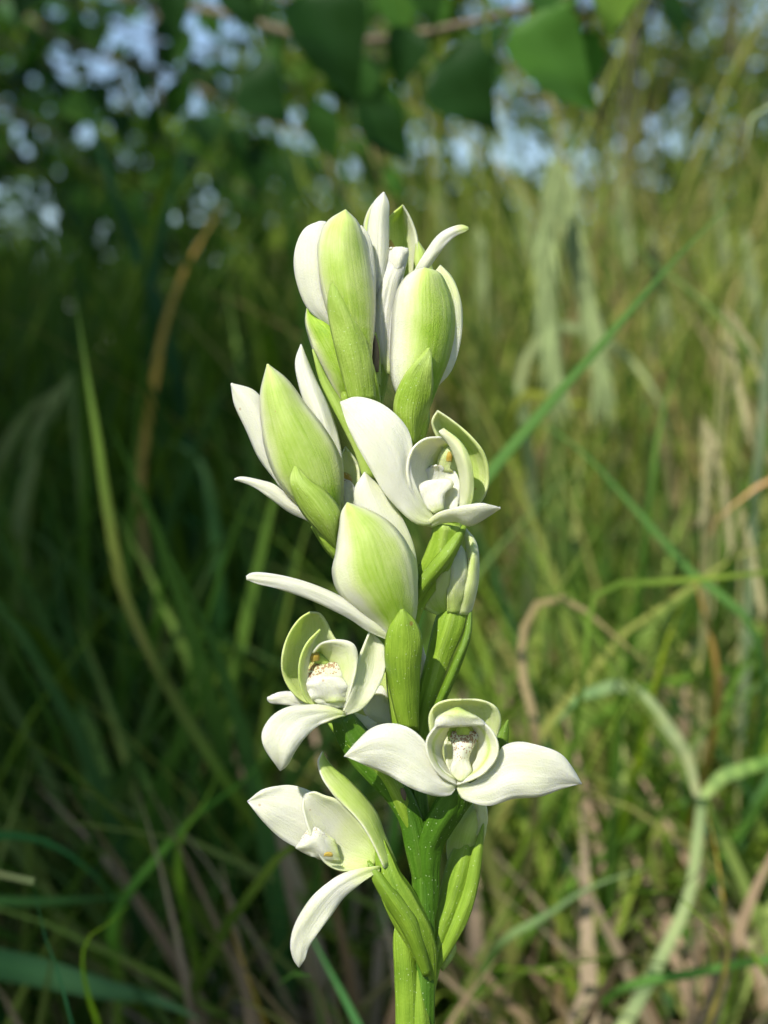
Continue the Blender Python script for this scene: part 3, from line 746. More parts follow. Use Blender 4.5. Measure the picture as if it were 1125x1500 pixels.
def ribbon(P, width, seed=0, fold=0.25, turn=0.0, taper=(0.75, 1.0, 0.9, 0.02), face=None):
    """a folded grass blade through the points P (n x 3)"""
    n = len(P)
    T = np.gradient(P, axis=0)
    wd = prof(taper, n) * width
    vs, fs = [], []
    face = face or Vector((0.1, -1, 0.35))
    for i in range(n):
        t = Vector(T[i]).normalized()
        s = t.cross(face)
        if s.length < 1e-4: s = t.cross(Vector((1, 0, 0)))
        s.normalize()
        q = Matrix.Rotation(turn * (i / n - 0.3), 3, t)
        s = q @ s
        nrm = s.cross(t)
        p = Vector(P[i])
        vs += [p - s * wd[i] / 2, p + nrm * wd[i] * fold, p + s * wd[i] / 2]
    for i in range(n - 1):
        a = i * 3
        fs += [(a, a + 1, a + 4, a + 3), (a + 1, a + 2, a + 5, a + 4)]
    return vs, fs

def blade(pts, wpx, dist, colour, label, root=None, tip=True, mat='grass', group='single grass blades one can tell apart', turn=0.9, fold=0.07, n=40, cat='grass', taper=None):
    """one traced blade; pts are (px, py[, dist]) from its root end to its tip; root: how it reaches the soil"""
    if pts[0][0] < 450 and dist >= 0.44: dist *= 1.4
    W = [at(p[0], p[1], p[2] if len(p) > 2 else dist) for p in pts]
    if root is not None:
        g = at(root[0], root[1], dist) if len(root) == 2 else at(*root)
        q = (W[0] - W[min(1, len(W) - 1)])
        gp = Vector((g.x + 0.8 * q.x, g.y + 0.14, -0.01))
        m = gp.lerp(W[0], 0.6) + q * 0.2
        W = [gp, m] + W
    P = cr([list(v) for v in W], n)
    width = wpx * K * dist * 0.85
    for i in range(n):
        P[i] += np.array(noise.noise_vector(Vector((i * 0.16, pts[0][0] * 0.37, 1.0)))) * width * 0.35
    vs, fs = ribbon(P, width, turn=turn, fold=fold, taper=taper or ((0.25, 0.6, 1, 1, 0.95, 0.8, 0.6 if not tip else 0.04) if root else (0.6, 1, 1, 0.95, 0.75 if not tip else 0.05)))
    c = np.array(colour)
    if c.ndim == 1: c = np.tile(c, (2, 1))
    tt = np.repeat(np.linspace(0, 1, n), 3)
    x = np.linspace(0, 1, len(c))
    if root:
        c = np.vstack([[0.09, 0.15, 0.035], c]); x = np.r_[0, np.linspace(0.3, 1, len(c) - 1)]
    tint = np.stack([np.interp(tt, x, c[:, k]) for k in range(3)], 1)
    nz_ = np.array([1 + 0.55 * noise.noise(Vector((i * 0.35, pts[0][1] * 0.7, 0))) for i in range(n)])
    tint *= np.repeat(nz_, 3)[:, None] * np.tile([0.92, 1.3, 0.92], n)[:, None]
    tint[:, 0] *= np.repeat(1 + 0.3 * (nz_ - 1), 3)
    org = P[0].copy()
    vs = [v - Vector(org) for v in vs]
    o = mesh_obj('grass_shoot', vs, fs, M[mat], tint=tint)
    o.location = org
    return tag(o, label, cat, group)

G1, G2, G3 = (0.12, 0.30, 0.05), (0.20, 0.36, 0.05), (0.32, 0.42, 0.18)
TEAL, LIME, TAN, ORNG = (0.11, 0.23, 0.045), (0.26, 0.36, 0.06), (0.40, 0.32, 0.17), (0.36, 0.25, 0.07)
blade([(640, 800), (700, 712), (800, 592), (890, 492), (985, 385), (1052, 318), (1085, 285)], 24, 0.34, [(0.12, 0.28, 0.05), (0.2, 0.38, 0.10)],
      'long straight green blade slanting up to the right behind the top flowers', root=(560, 1100))
blade([(1100, 920), (1010, 832), (930, 742), (855, 662), (790, 618), (760, 612)], 22, 0.40, [TEAL, (0.12, 0.26, 0.06)],
      'bluish green blade slanting down to the right, level with the middle flowers', root=(1150, 1100))
blade([(858, 960), (862, 905), (880, 862), (960, 853), (1060, 846), (1180, 834)], 15, 0.36, [G2, G2, LIME],
      'thin yellow-green blade bent over to lie almost level at the right edge', root=(850, 1200), tip=False)
blade([(785, 1068), (764, 985), (772, 905), (805, 872), (850, 888), (905, 935), (950, 975)], 22, 0.38, [(0.40, 0.30, 0.05), TAN, TAN, (0.4, 0.32, 0.14)],
      'curled tan dry blade hooping over right of the lower bud', root=(800, 1250), mat='dry')
blade([(905, 1520), (965, 1405), (1008, 1310), (1020, 1230), (1024, 1165)], 46, 0.38, [(0.46, 0.54, 0.28), (0.40, 0.50, 0.22)], taper=(1, 1, 0.9, 0.55, 0.42), label=
      'broad pale blade rising from the bottom edge to a joint at the right', root=(880, 1700), tip=False, turn=0.1)
blade([(1024, 1170), (1008, 1110), (965, 1045), (915, 1001), (858, 1018), (812, 1062)], 22, 0.38, [(0.42, 0.44, 0.22), (0.34, 0.42, 0.2), (0.12, 0.28, 0.08)],
      'pale blade arching left from the joint of the broad stalk', turn=0.2)
blade([(1022, 1172), (1060, 1140), (1125, 1112), (1180, 1090)], 24, 0.38, [(0.3, 0.4, 0.14), (0.18, 0.38, 0.06)],
      'green blade leaving the joint of the broad stalk to the right edge', tip=False)
blade([(745, 1372), (800, 1340), (860, 1300), (955, 1268)], 20, 0.37, [(0.16, 0.34, 0.06), (0.3, 0.44, 0.2)],
      'pale pointed blade leaning low to the right of the stem', root=(700, 1480))
blade([(720, 1440), (800, 1330), (900, 1240), (985, 1180), (1060, 1150)], 20, 0.44, [G1, G2],
      'mid green blade crossing low from the stem up to the joint', root=(690, 1560))
blade([(930, 1440), (1020, 1425), (1090, 1410), (1180, 1398)], 26, 0.36, [(0.14, 0.32, 0.06), (0.2, 0.42, 0.1)],
      'bright blade lying almost level near the bottom right corner', root=(900, 1560), tip=False)
blade([(1030, 1515), (1068, 1400), (1062, 1320), (1050, 1240), (1035, 1180)], 16, 0.34, [(0.4, 0.34, 0.12), (0.44, 0.36, 0.10), (0.5, 0.36, 0.06)],
      'thin yellowing stalk standing beside the broad pale blade', root=(1010, 1700), mat='dry')
blade([(1050, 1010), (1040, 930), (1022, 860), (1015, 800)], 24, 0.42, [ORNG, (0.40, 0.24, 0.06)],
      'orange dying blade at the right edge under the level blade', root=(1060, 1250), mat='dry')
blade([(960, 1010), (980, 940), (1003, 885), (1012, 868)], 24, 0.40, [G2, (0.42, 0.48, 0.03)],
      'short yellow-green upright tip below the level blade', root=(940, 1200))
blade([(1030, 1130), (1075, 1010), (1120, 930), (1160, 870)], 20, 0.46, [G2, G2], 'green blade climbing to the right edge above the joint', root=(1010, 1300), tip=False)
blade([(850, 1080), (940, 1010), (1040, 985), (1160, 960)], 18, 0.50, [TEAL, G2], 'bluish green blade lying behind the arching pale blade', root=(800, 1250), tip=False)
blade([(1160, 1330), (1080, 1250), (1000, 1160), (1040, 1060), (1150, 980)], 16, 0.48, [(0.2, 0.36, 0.16)] * 2, 'kinked grey-green blade behind the joint', root=(1190, 1400), tip=False)
blade([(905, 1510), (850, 1440), (790, 1420), (740, 1390)], 18, 0.45, [(0.5, 0.36, 0.26), (0.45, 0.34, 0.22)], 'dead pinkish straw lying low right of the stem', mat='dry', root=(930, 1560))
blade([(1150, 1290), (1090, 1320), (1030, 1360), (960, 1400), (860, 1470)], 26, 0.50, [(0.5, 0.35, 0.27), (0.46, 0.33, 0.24)], 'broad dead pinkish straw lying across the bottom right', mat='dry', root=(1190, 1370))
blade([(1140, 700), (1085, 735), (1050, 765), (1030, 800)], 18, 0.42, [(0.42, 0.26, 0.12)] * 2, 'rusty blade drooping in from the right edge', mat='dry', root=(1190, 1100))
blade([(770, 575), (840, 590), (900, 588), (965, 578)], 18, 0.55, [(0.3, 0.34, 0.05)] * 2, 'short yellowish blade lying level between the tall seed heads', root=(740, 1000))
blade([(1010, 480), (985, 560), (965, 640), (955, 730)][::-1], 20, 0.42, [G2, G2, (0.2, 0.34, 0.08)], 'upright green blade among the pale seed heads', root=(950, 1100))
blade([(780, 700), (765, 540), (820, 480), (900, 505), (960, 575), (985, 650)], 22, 0.58, [(0.3, 0.36, 0.16)] * 3, 'grey-straw blade hooping over behind the slanting blade', root=(790, 1000), mat='dry')
blade([(1125, 560), (1030, 440), (950, 380), (880, 300), (850, 240)], 11, 0.45, [(0.16, 0.26, 0.07)] * 2, 'long thin dark stalk crossing behind the slanting blade', root=(1180, 1000))
blade([(1140, 150), (1112, 160), (1096, 190), (1092, 225)], 26, 0.40, [(0.42, 0.50, 0.30)] * 2, 'pale blade curling over at the top right edge', root=(1230, 700))
# left side
blade([(330, 1135), (270, 1040), (228, 965), (182, 865), (158, 740), (143, 640), (128, 550), (110, 420)], 21, 0.40,
      [(0.26, 0.30, 0.04), (0.30, 0.30, 0.05), (0.14, 0.24, 0.03), (0.22, 0.22, 0.05), (0.12, 0.20, 0.03), (0.08, 0.15, 0.03)], 'yellowing jointed stalk leaning left, its foot by the lit leaf node', root=(600, 1300), turn=0.2)
blade([(240, 960), (212, 830), (204, 720), (218, 600), (238, 490), (270, 400), (330, 290)], 16, 0.46,
      [(0.16, 0.22, 0.06), (0.3, 0.24, 0.09), (0.5, 0.32, 0.06), (0.36, 0.26, 0.08)], 'thin orange stalk standing behind the yellowing one', root=(260, 1150), turn=0.2, mat='dry')
blade([(330, 960), (322, 860), (314, 760), (292, 672), (262, 648), (225, 640)], 27, 0.46, [(0.26, 0.34, 0.05), (0.14, 0.36, 0.05), (0.15, 0.32, 0.07), (0.22, 0.35, 0.13)],
      'green blade with its tip bent over, left of the middle bud', root=(340, 1200))
blade([(175, 1330), (235, 1255), (300, 1185), (350, 1150), (400, 1100)], 20, 0.38, [(0.10, 0.26, 0.05), (0.2, 0.42, 0.06), (0.14, 0.34, 0.05)], 'bright green blade slanting up past the joint toward the lower flowers', root=(120, 1420))
blade([(268, 1225), (300, 1180), (322, 1132)], 18, 0.375, [(0.26, 0.44, 0.05)] * 2, 'short bright leaf at the joint of the yellowing stalk', root=(240, 1400))
blade([(-60, 1235), (0, 1222), (70, 1232), (130, 1272), (170, 1320)], 22, 0.36, [(0.05, 0.20, 0.06)] * 2, 'dark bluish blade arching in from the left edge', root=(-120, 1420))
blade([(-60, 1262), (0, 1280), (30, 1288), (50, 1292)], 22, 0.27, [(0.30, 0.11, 0.05), (0.32, 0.12, 0.05), (0.14, 0.18, 0.07)], 'pinkish cut blade end poking in at the left edge', root=(-140, 1500), tip=False, mat='dry', turn=0)
blade([(105, 1500), (88, 1430), (65, 1365), (50, 1292)], 9, 0.275, [(0.04, 0.16, 0.06)] * 2, 'thin dark stalk under the pinkish cut end', root=(120, 1650))
blade([(-60, 1322), (40, 1320), (130, 1316), (250, 1308)], 22, 0.40, [(0.14, 0.36, 0.07), (0.16, 0.34, 0.08), (0.08, 0.2, 0.06)], 'green blade lying level low at the left edge', root=(-140, 1450))
blade([(130, 1375), (165, 1350), (193, 1325)], 10, 0.30, [(0.3, 0.5, 0.03)] * 2, 'tiny yellow-green tip low at the left', root=(70, 1600))
blade([(-80, 1400), (40, 1420), (150, 1450), (230, 1470), (290, 1500)], 60, 0.37, [(0.05, 0.18, 0.05), (0.08, 0.24, 0.06), (0.16, 0.32, 0.13)], 'broad green leaf lying along the bottom left corner', root=(-160, 1500), turn=0.3)
blade([(100, 1140), (180, 1100), (240, 1088), (300, 1080)], 24, 0.5, [(0.06, 0.2, 0.07), (0.14, 0.32, 0.18)], 'greyish blade lying left of the lower flowers', root=(40, 1260))
blade([(545, 1540), (505, 1460), (465, 1390), (435, 1330)], 20, 0.34, [(0.10, 0.28, 0.08)] * 2, 'bluish blade leaning left behind the lowest flower', root=(570, 1700))
blade([(480, 1530), (545, 1460), (600, 1415), (640, 1385)], 22, 0.42, [(0.38, 0.32, 0.16)] * 2, 'dry straw slanting behind the foot of the orchid', root=(440, 1600), mat='dry')
blade([(380, 1480), (355, 1410), (335, 1350), (328, 1310)], 10, 0.36, [(0.36, 0.24, 0.03)] * 2, 'thin amber stalk at the bottom, left of the lowest flower', root=(400, 1650), mat='dry')
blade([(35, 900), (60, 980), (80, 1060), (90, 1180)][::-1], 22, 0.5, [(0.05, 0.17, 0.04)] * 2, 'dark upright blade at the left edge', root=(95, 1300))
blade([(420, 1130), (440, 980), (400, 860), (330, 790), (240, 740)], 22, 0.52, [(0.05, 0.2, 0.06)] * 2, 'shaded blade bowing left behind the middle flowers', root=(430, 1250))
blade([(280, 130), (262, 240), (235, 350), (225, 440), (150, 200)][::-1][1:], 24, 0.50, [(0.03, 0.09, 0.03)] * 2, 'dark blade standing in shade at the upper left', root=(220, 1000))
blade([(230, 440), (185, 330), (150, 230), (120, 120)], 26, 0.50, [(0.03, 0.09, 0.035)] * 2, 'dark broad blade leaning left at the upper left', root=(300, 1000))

# --- feathery seed heads
def seed_head(name, pts, dist, spread, n_awn, colour, label, root, awn=(30, 90), wpx=5, droop=0.7, seed=0, stalk_c=(0.2, 0.28, 0.08), gw=2.2):
    rg = random.Random(seed)
    W = [at(p[0], p[1], dist) for p in pts]
    g = at(root[0], root[1], dist)
    gp = Vector((g.x, g.y, -0.01))
    P0 = cr([list(v) for v in [gp, gp.lerp(W[0], 0.55) + Vector((0, 0.0, 0.02)), W[0]]], 16)
    P1 = cr([list(v) for v in W], 40)
    P = np.vstack([P0[:-1], P1])
    h = empty(name, Vector(P[0]))
    tag(h, label, 'seed head', 'seed heads of the tall grass')
    vs, fs = ribbon(P, wpx * K * dist, taper=(1, 0.9, 0.6, 0.2), fold=0.5)
    mesh_obj('stalk', vs, fs, M['grass'], h, tint=np.tile(np.array(stalk_c), (len(vs), 1)))
    V, Fc, C = [], [], []
    for k in range(n_awn):
        i = int(rg.random() ** 0.9 * 38)
        p = Vector(P1[i]); t = Vector(P1[min(i + 1, 39)] - P1[max(i - 1, 0)]).normalized()
        L = rg.uniform(*awn) * K * dist
        side = Vector((rg.uniform(-1, 1), rg.uniform(-1, 1), rg.uniform(-0.5, 0.5)))
        dr = (t * 1.0 + side * spread).normalized()
        q = [p, p + dr * L * 0.5, p + dr * L * 0.9 + Vector((0, 0, -droop * L * 0.25))]
        ww = rg.uniform(0.5, 1.1) * gw * 0.62 * K * dist
        sd = dr.cross(Vector((rg.uniform(-.4, .4), -1, rg.uniform(-.4, .4)))).normalized() * ww
        b = len(V)
        for s_, pp in zip((0.5, 1.0, 0.15), q):
            V += [pp - sd * s_, pp + sd * s_]
        Fc += [(b, b + 1, b + 3, b + 2), (b + 2, b + 3, b + 5, b + 4)]
        c = np.array(colour) * rg.uniform(0.7, 1.25)
        C += [c] * 6
    o = mesh_obj('spikelets', V, Fc, M['dry'], h, tint=np.array(C))
    o['kind'] = 'stuff'
    return h

PG = (0.36, 0.44, 0.20)
seed_head('grass_plume', [(812, 225), (803, 330), (800, 420), (806, 500), (815, 560)], 0.5, 0.3, 800, PG, 'soft pale green seed head hanging straight down right of the top flowers', (800, 1000), seed=1)
seed_head('grass_plume', [(820, 230), (838, 330), (858, 430), (872, 500), (880, 560)], 0.52, 0.3, 700, PG, 'soft pale green seed head slanting right beside the straight hanging one', (830, 1000), seed=2)
seed_head('grass_plume', [(105, 545), (72, 600), (48, 670), (34, 750), (32, 840)], 0.6, 0.22, 600, (0.24, 0.30, 0.10), 'olive feathery seed head drooping at the left edge', (160, 1100), seed=3)
seed_head('grass_plume', [(100, 560), (60, 590), (20, 640), (-20, 700)], 0.62, 0.22, 300, (0.22, 0.28, 0.09), 'thin olive plume leaning out past the left edge', (170, 1100), seed=4)
STR = (0.44, 0.40, 0.22)
for k, (pts, rt, lab) in enumerate([
    ([(1062, 450), (1090, 490), (1108, 530), (1125, 590)], (1000, 1000), 'straw seed spike bending out at the right edge, topmost of the spikes'),
    ([(1068, 480), (1075, 530), (1085, 580), (1098, 640)], (1020, 1000), 'straw seed spike hanging just left of the topmost spike'),
    ([(1030, 610), (1036, 650), (1034, 700), (1030, 760)], (1040, 1050), 'straw seed spike standing nearly upright in the middle of the right side'),
    ([(1036, 620), (1052, 670), (1062, 730), (1072, 810)], (1045, 1050), 'straw seed spike drooping right beside the upright spike'),
    ([(1085, 740), (1095, 790), (1105, 830), (1118, 900)], (1090, 1100), 'small straw seed spike low at the right edge')]):
    seed_head('seed_spike', pts, 0.46, 0.35, 110, STR, lab, rt, awn=(12, 28), wpx=5, seed=20 + k, stalk_c=(0.36, 0.34, 0.16), gw=4)
for k in range(7):
    x = [700, 760, 900, 955, 1040, 1090, 640][k]; y = [330, 250, 230, 330, 240, 330, 260][k]; d = [.75, .9, .8, .7, .85, .66, 1.1][k]
    lab = ['faint seed head just right of the top hood', 'faint tall seed head behind the straight pale one', 'faint seed head by the dark trunk', 'faint seed head right of the dark trunk',
           'tall faint seed head near the top right', 'faint seed head above the straw spikes', 'far seed head above the top right flower'][k]
    seed_head('grass_plume', [(x, y), (x + 8, y + 60), (x + 20, y + 130)], d, 0.3, 120, (0.3, 0.36, 0.17), lab, (x - 20, 900), awn=(20, 60), seed=40 + k)

# --- the grass as a mass
def turf(name, label, n, region, hrange, wrange, palette, lean=0.5, seed=1, mat='grass', seg=7, keep=None, droop=(0.2, 1.2)):
    rg = np.random.default_rng(seed)
    V = np.zeros((n, seg + 1, 2, 3)); C = np.zeros((n, seg + 1, 2, 3))
    ok = 0
    while ok < n:
        x, y = region(rg)
        if keep and not keep(x, y): continue
        h = rg.uniform(*hrange); wd = rg.uniform(*wrange)
        a = rg.uniform(0, 2 * math.pi); ln = abs(rg.normal(0, lean)); dp = rg.uniform(*droop)
        dirx, diry = math.cos(a), math.sin(a)
        t = np.linspace(0, 1, seg + 1)
        ang = ln + dp * t ** 1.5
        ds = h / seg
        hx = np.r_[0, np.cumsum(np.sin(ang[:-1]) * ds)]; hz = np.r_[0, np.cumsum(np.cos(ang[:-1]) * ds)]
        b = rg.uniform(0, math.pi)
        wx, wy = math.cos(b), math.sin(b)
        w_ = wd * np.clip(1.05 - t ** 2.2, 0.03, 1) / 2
        for s_, k in ((-1, 0), (1, 1)):
            V[ok, :, k, 0] = x + dirx * hx + s_ * wx * w_
            V[ok, :, k, 1] = y + diry * hx + s_ * wy * w_
            V[ok, :, k, 2] = hz - 0.01
        c = np.array(palette[rg.integers(len(palette))]) * rg.uniform(0.7, 1.3)
        c2 = np.array(palette[rg.integers(len(palette))]) * rg.uniform(0.8, 1.3)
        C[ok] = (c[None] * (1 - t[:, None] * 0.5) + c2[None] * t[:, None] * 0.5)[:, None, :]
        ok += 1
    vs = V.reshape(-1, 3)
    idx = np.arange(n)[:, None] * (seg + 1) * 2 + np.arange(seg)[None] * 2
    idx = idx.ravel()
    fs = np.stack([idx, idx + 1, idx + 3, idx + 2], 1).tolist()
    o = mesh_obj(name, vs.tolist(), fs, M[mat], tint=C.reshape(-1, 3))
    tag(o, label, 'grass', None, 'stuff')
    return o

def fan(y0, y1, half=0.40, pw=1.0, xoff=0.0):
    def f(rg):
        y = y0 + (y1 - y0) * rg.random() ** pw
        return (rg.uniform(-1, 1) * half * (y + D0) * 1.15 + xoff, y)
    return f
PAL_G = [(0.09, 0.20, 0.025), (0.12, 0.24, 0.03), (0.16, 0.28, 0.045), (0.075, 0.18, 0.035), (0.21, 0.30, 0.05), (0.07, 0.18, 0.06), (0.25, 0.32, 0.08)]
PAL_SHADE = [tuple(v * 0.72 for v in c) for c in [(0.13, 0.22, 0.02), (0.06, 0.13, 0.012), (0.08, 0.16, 0.015), (0.11, 0.20, 0.02), (0.05, 0.13, 0.02), (0.06, 0.15, 0.025), (0.14, 0.21, 0.02)]]  # grass greens darkened, putting the shade of the left side into the colour
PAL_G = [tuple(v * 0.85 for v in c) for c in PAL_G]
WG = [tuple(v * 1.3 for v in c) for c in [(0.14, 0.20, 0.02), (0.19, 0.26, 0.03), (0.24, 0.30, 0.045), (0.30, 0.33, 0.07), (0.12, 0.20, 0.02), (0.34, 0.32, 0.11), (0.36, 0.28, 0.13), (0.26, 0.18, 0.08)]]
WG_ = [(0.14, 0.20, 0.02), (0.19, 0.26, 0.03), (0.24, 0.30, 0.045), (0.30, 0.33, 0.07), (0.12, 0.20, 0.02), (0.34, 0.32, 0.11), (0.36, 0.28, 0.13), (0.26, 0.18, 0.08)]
PAL_M = PAL_G + [(0.30, 0.26, 0.12), (0.36, 0.30, 0.16), (0.30, 0.20, 0.10)]
turf('grass', 'green grass standing close behind the orchid', 900, fan(0.22, 0.6), (0.10, 0.30), (0.003, 0.007), PAL_G, lean=0.45, seed=3,
     keep=lambda x, y: not (y < 0.5 and -0.02 < x / (y + D0) < 0.0))
rt = lambda x, y: x / (y + D0) > 0.02 + 0.05 * math.sin(y * 5)
turf('shade_tinted_grass', 'grass coloured darker for the shade left of and behind the orchid', 1700, fan(0.5, 1.8), (0.2, 0.5), (0.004, 0.009), PAL_SHADE, lean=0.35, seed=14, keep=lambda x, y: not rt(x, y))
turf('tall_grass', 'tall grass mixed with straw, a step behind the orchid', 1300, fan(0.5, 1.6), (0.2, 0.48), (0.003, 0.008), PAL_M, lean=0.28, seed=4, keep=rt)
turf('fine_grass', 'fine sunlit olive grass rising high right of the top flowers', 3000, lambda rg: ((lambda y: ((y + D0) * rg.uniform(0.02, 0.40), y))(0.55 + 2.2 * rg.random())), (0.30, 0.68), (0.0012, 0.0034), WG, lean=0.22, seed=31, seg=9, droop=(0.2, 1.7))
turf('wispy_grass', 'fine dark grass rising behind the left of the flowers', 1800, lambda rg: ((lambda y: (-(y + D0) * rg.uniform(0.0, 0.40), y))(0.8 + 2.0 * rg.random())), (0.3, 0.62), (0.0014, 0.004), PAL_SHADE + WG[:2], lean=0.3, seed=32, seg=9, droop=(0.2, 1.7))
turf('far_grass', 'tall green grass between the orchid and the bushes', 5200, fan(1.5, 5.0), (0.2, 0.55), (0.003, 0.008), WG + PAL_G[:3], lean=0.25, seed=5, seg=5)
turf('broad_grass', 'broad sunlit grass blades leaning every way right of the orchid', 1500, lambda rg: ((lambda y: ((y + D0) * rg.uniform(0.04, 0.42), y))(rg.uniform(0.2, 0.75))), (0.10, 0.30), (0.002, 0.0075),
     [(0.20, 0.32, 0.03), (0.28, 0.40, 0.05), (0.16, 0.28, 0.03), (0.34, 0.42, 0.13), (0.40, 0.38, 0.12)], lean=0.75, seed=24, droop=(0.4, 1.6))  # bright greens put the sunlight of the right side into the colour
turf('shaded_grass', 'broad dark grass blades leaning left of the orchid', 300, lambda rg: ((lambda y: (-(y + D0) * rg.uniform(0.06, 0.42), y))(rg.uniform(0.25, 0.75))), (0.12, 0.36), (0.005, 0.0095), PAL_SHADE + [(0.14, 0.26, 0.04)], lean=0.6, seed=25)
turf('low_grass', 'short dense grass covering the soil', 8000, fan(0.18, 2.2, pw=1.3), (0.04, 0.17), (0.002, 0.005), PAL_M + WG + [(0.24, 0.36, 0.05), (0.3, 0.4, 0.08)], lean=0.7, seed=6)
turf('thatch', 'dead straw lying matted on the soil', 3600, (lambda rg: (lambda y: ((y + D0) * rg.uniform(-0.10 if rg.random() < 0.85 else -0.45, 0.46), y))(0.15 + 1.45 * rg.random() ** 1.3)), (0.05, 0.18), (0.003, 0.008), [(0.42, 0.30, 0.21), (0.34, 0.25, 0.16), (0.52, 0.41, 0.29), (0.22, 0.15, 0.09)],
     lean=1.1, seed=8, mat='dry', droop=(0.2, 0.7))

# --- leaves
def leaf_mesh(kind):
    """rounded, pointed-tip leaf, unit length along +Y, folded at the midrib"""
    n = 17
    vs, fs = [], []
    for i in range(n):
        t = i / (n - 1)
        tooth = 1 + 0.05 * (i % 2)
        w_ = {0: 0.46, 1: 0.40, 2: 0.30}[kind] * tooth * (math.sin(math.pi * t ** (0.62 if kind < 2 else 0.8)) ** (0.8 + 0.5 * t) if 0 < t < 1 else 0.0)
        z = -0.28 * t * t
        for s_ in (-1, -0.5, 0, 0.5, 1):
            vs.append((s_ * w_ + (0.10, -0.14, 0.06)[kind] * t * t + 0.03 * math.sin(5 * t + s_ * 2 + kind), t + 0.02 * math.sin(9 * t) * abs(s_), z + (0.10, 0.22, 0.16)[kind] * abs(s_) * w_ * 2 + 0.03 * math.sin(9 * t + s_ * 3 + kind * 2)))
    for i in range(n - 1):
        for j in range(4):
            a = i * 5 + j
            fs.append((a, a + 1, a + 6, a + 5))
    k = len(vs)
    vs += [(-0.014, 0.03, 0), (0.014, 0.03, 0), (0.012, -0.2, 0.02), (-0.012, -0.2, 0.02), (0.012, -0.45, 0.07), (-0.012, -0.45, 0.07)]
    fs += [(k, k + 1, k + 2, k + 3), (k + 3, k + 2, k + 4, k + 5)]
    return vs, fs
LEAF_C = [(0.02, 0.065, 0.012), (0.035, 0.10, 0.015), (0.08, 0.20, 0.03), (0.13, 0.27, 0.04), (0.06, 0.15, 0.05), (0.2, 0.34, 0.05)]  # darker tints stand in for shaded leaves, yellow-green ones for sunlit
leaf_meshes = {}
for kd in range(3):
    for ci, c in enumerate(LEAF_C):
        v, f_ = leaf_mesh(kd)
        o = mesh_obj('leaf', v, f_, M['leaf'], tint=np.tile(np.array(c), (len(v), 1)))
        leaf_meshes[kd, ci] = o.data
        bpy.data.objects.remove(o)

tree_root = Vector((-0.75, 1.0, -0.01))
tree = empty('overhanging_sapling', tree_root)
tag(tree, 'leafy sapling reaching broad dark leaves in across the top of the view', 'tree')
def wood(parent, name, pts, r, mat='twig', ns=8, n=24):
    P = cr([list(p) for p in pts], n)
    rr = prof(r, n)
    T = np.gradient(P, axis=0)
    vs, fs = [], []
    for i in range(n):
        t = Vector(T[i]).normalized()
        a = t.orthogonal().normalized(); c = t.cross(a)
        if i:                                # keep the ring from spinning
            a = (pa - t * pa.dot(t)).normalized(); c = t.cross(a)
        pa = a
        for j in range(ns):
            th = 2 * math.pi * j / ns
            vs.append(Vector(P[i]) + (a * math.cos(th) + c * math.sin(th)) * rr[i] * (1 + 0.12 * noise.noise(Vector((i * .5, j * .8, rr[0] * 99)))))
    for i in range(n - 1):
        for j in range(ns):
            a_, b_ = i * ns + j, i * ns + (j + 1) % ns
            fs.append((a_, b_, b_ + ns, a_ + ns))
    return mesh_obj(name, vs, fs, M[mat], parent), P
def put_leaf(parent, base, direction, normal, size, kd, ci):
    y = direction.normalized(); z = (normal - y * normal.dot(y))
    z = z.normalized() if z.length > 1e-3 else y.orthogonal().normalized()
    x = y.cross(z)
    m = Matrix((x, y, z)).transposed().to_4x4()
    m = Matrix.Translation(base) @ m @ Matrix.Scale(size, 4)
    o = bpy.data.objects.new('leaf', leaf_meshes[kd, ci])
    col.objects.link(o)
    o.parent = parent
    o.matrix_parent_inverse = world_of(parent).inverted()
    o.matrix_basis = m
    return o
trunk_top = Vector((-0.62, 0.85, 1.3))
wood(tree, 'trunk', [tree_root, Vector((-0.74, 0.98, 0.4)), Vector((-0.68, 0.92, 0.85)), trunk_top], [0.022, 0.02, 0.016, 0.010], 'bark')
def branch(start, pix, r0, leaves, seed, size, sparse=None, cols=(0, 1, 2, 4)):
    """pix: (px, py, dist) way-points of the twig across the picture"""
    rg = random.Random(seed)
    pts = [start] + [at(*p) for p in pix]
    b, P = wood(tree, 'branch', pts, [r0, r0 * 0.7, r0 * 0.45, r0 * 0.2], n=40)
    for k in range(leaves):
        i = int(rg.uniform(0.22, 1.0) * 39)
        p = Vector(P[i]); t = Vector(P[min(39, i + 1)] - P[max(0, i - 1)]).normalized()
        side = Vector((rg.uniform(-1, 1), rg.uniform(-1, 1), rg.uniform(-1.2, 0.25)))
        d = (t * 0.4 + side).normalized()
        stalk = size * rg.uniform(0.3, 1.4)
        put_leaf(b, p + d * stalk, (d + Vector((0, 0, -0.5))), Vector((rg.uniform(-.6, .6), -rg.uniform(0.2, 1), rg.uniform(0.0, 1))), size * rg.uniform(0.6, 1.2), rg.randrange(3), rg.choice(cols))
    return b
T1, T2, T3 = Vector((-0.64, 0.88, 1.1)), Vector((-0.66, 0.9, 0.95)), Vector((-0.70, 0.94, 0.75))
b1 = branch(T1, [(100, -60, 0.9), (330, 20, 0.75), (520, 60, 0.62), (700, 30, 0.55), (880, -20, 0.5)], 0.006, 34, 1, 0.030, cols=(0, 1))
b2 = branch(T2, [(60, 40, 1.15), (250, 110, 1.1), (420, 190, 1.05), (560, 200, 1.0)], 0.005, 50, 2, 0.032)
b3 = branch(T2, [(0, 60, 1.4), (150, 120, 1.35), (260, 220, 1.3), (380, 290, 1.25)], 0.005, 70, 3, 0.032, cols=(0, 1, 2, 3, 4))
b4 = branch(T3, [(-40, 180, 1.2), (60, 260, 1.2), (140, 330, 1.15)], 0.004, 30, 4, 0.030)
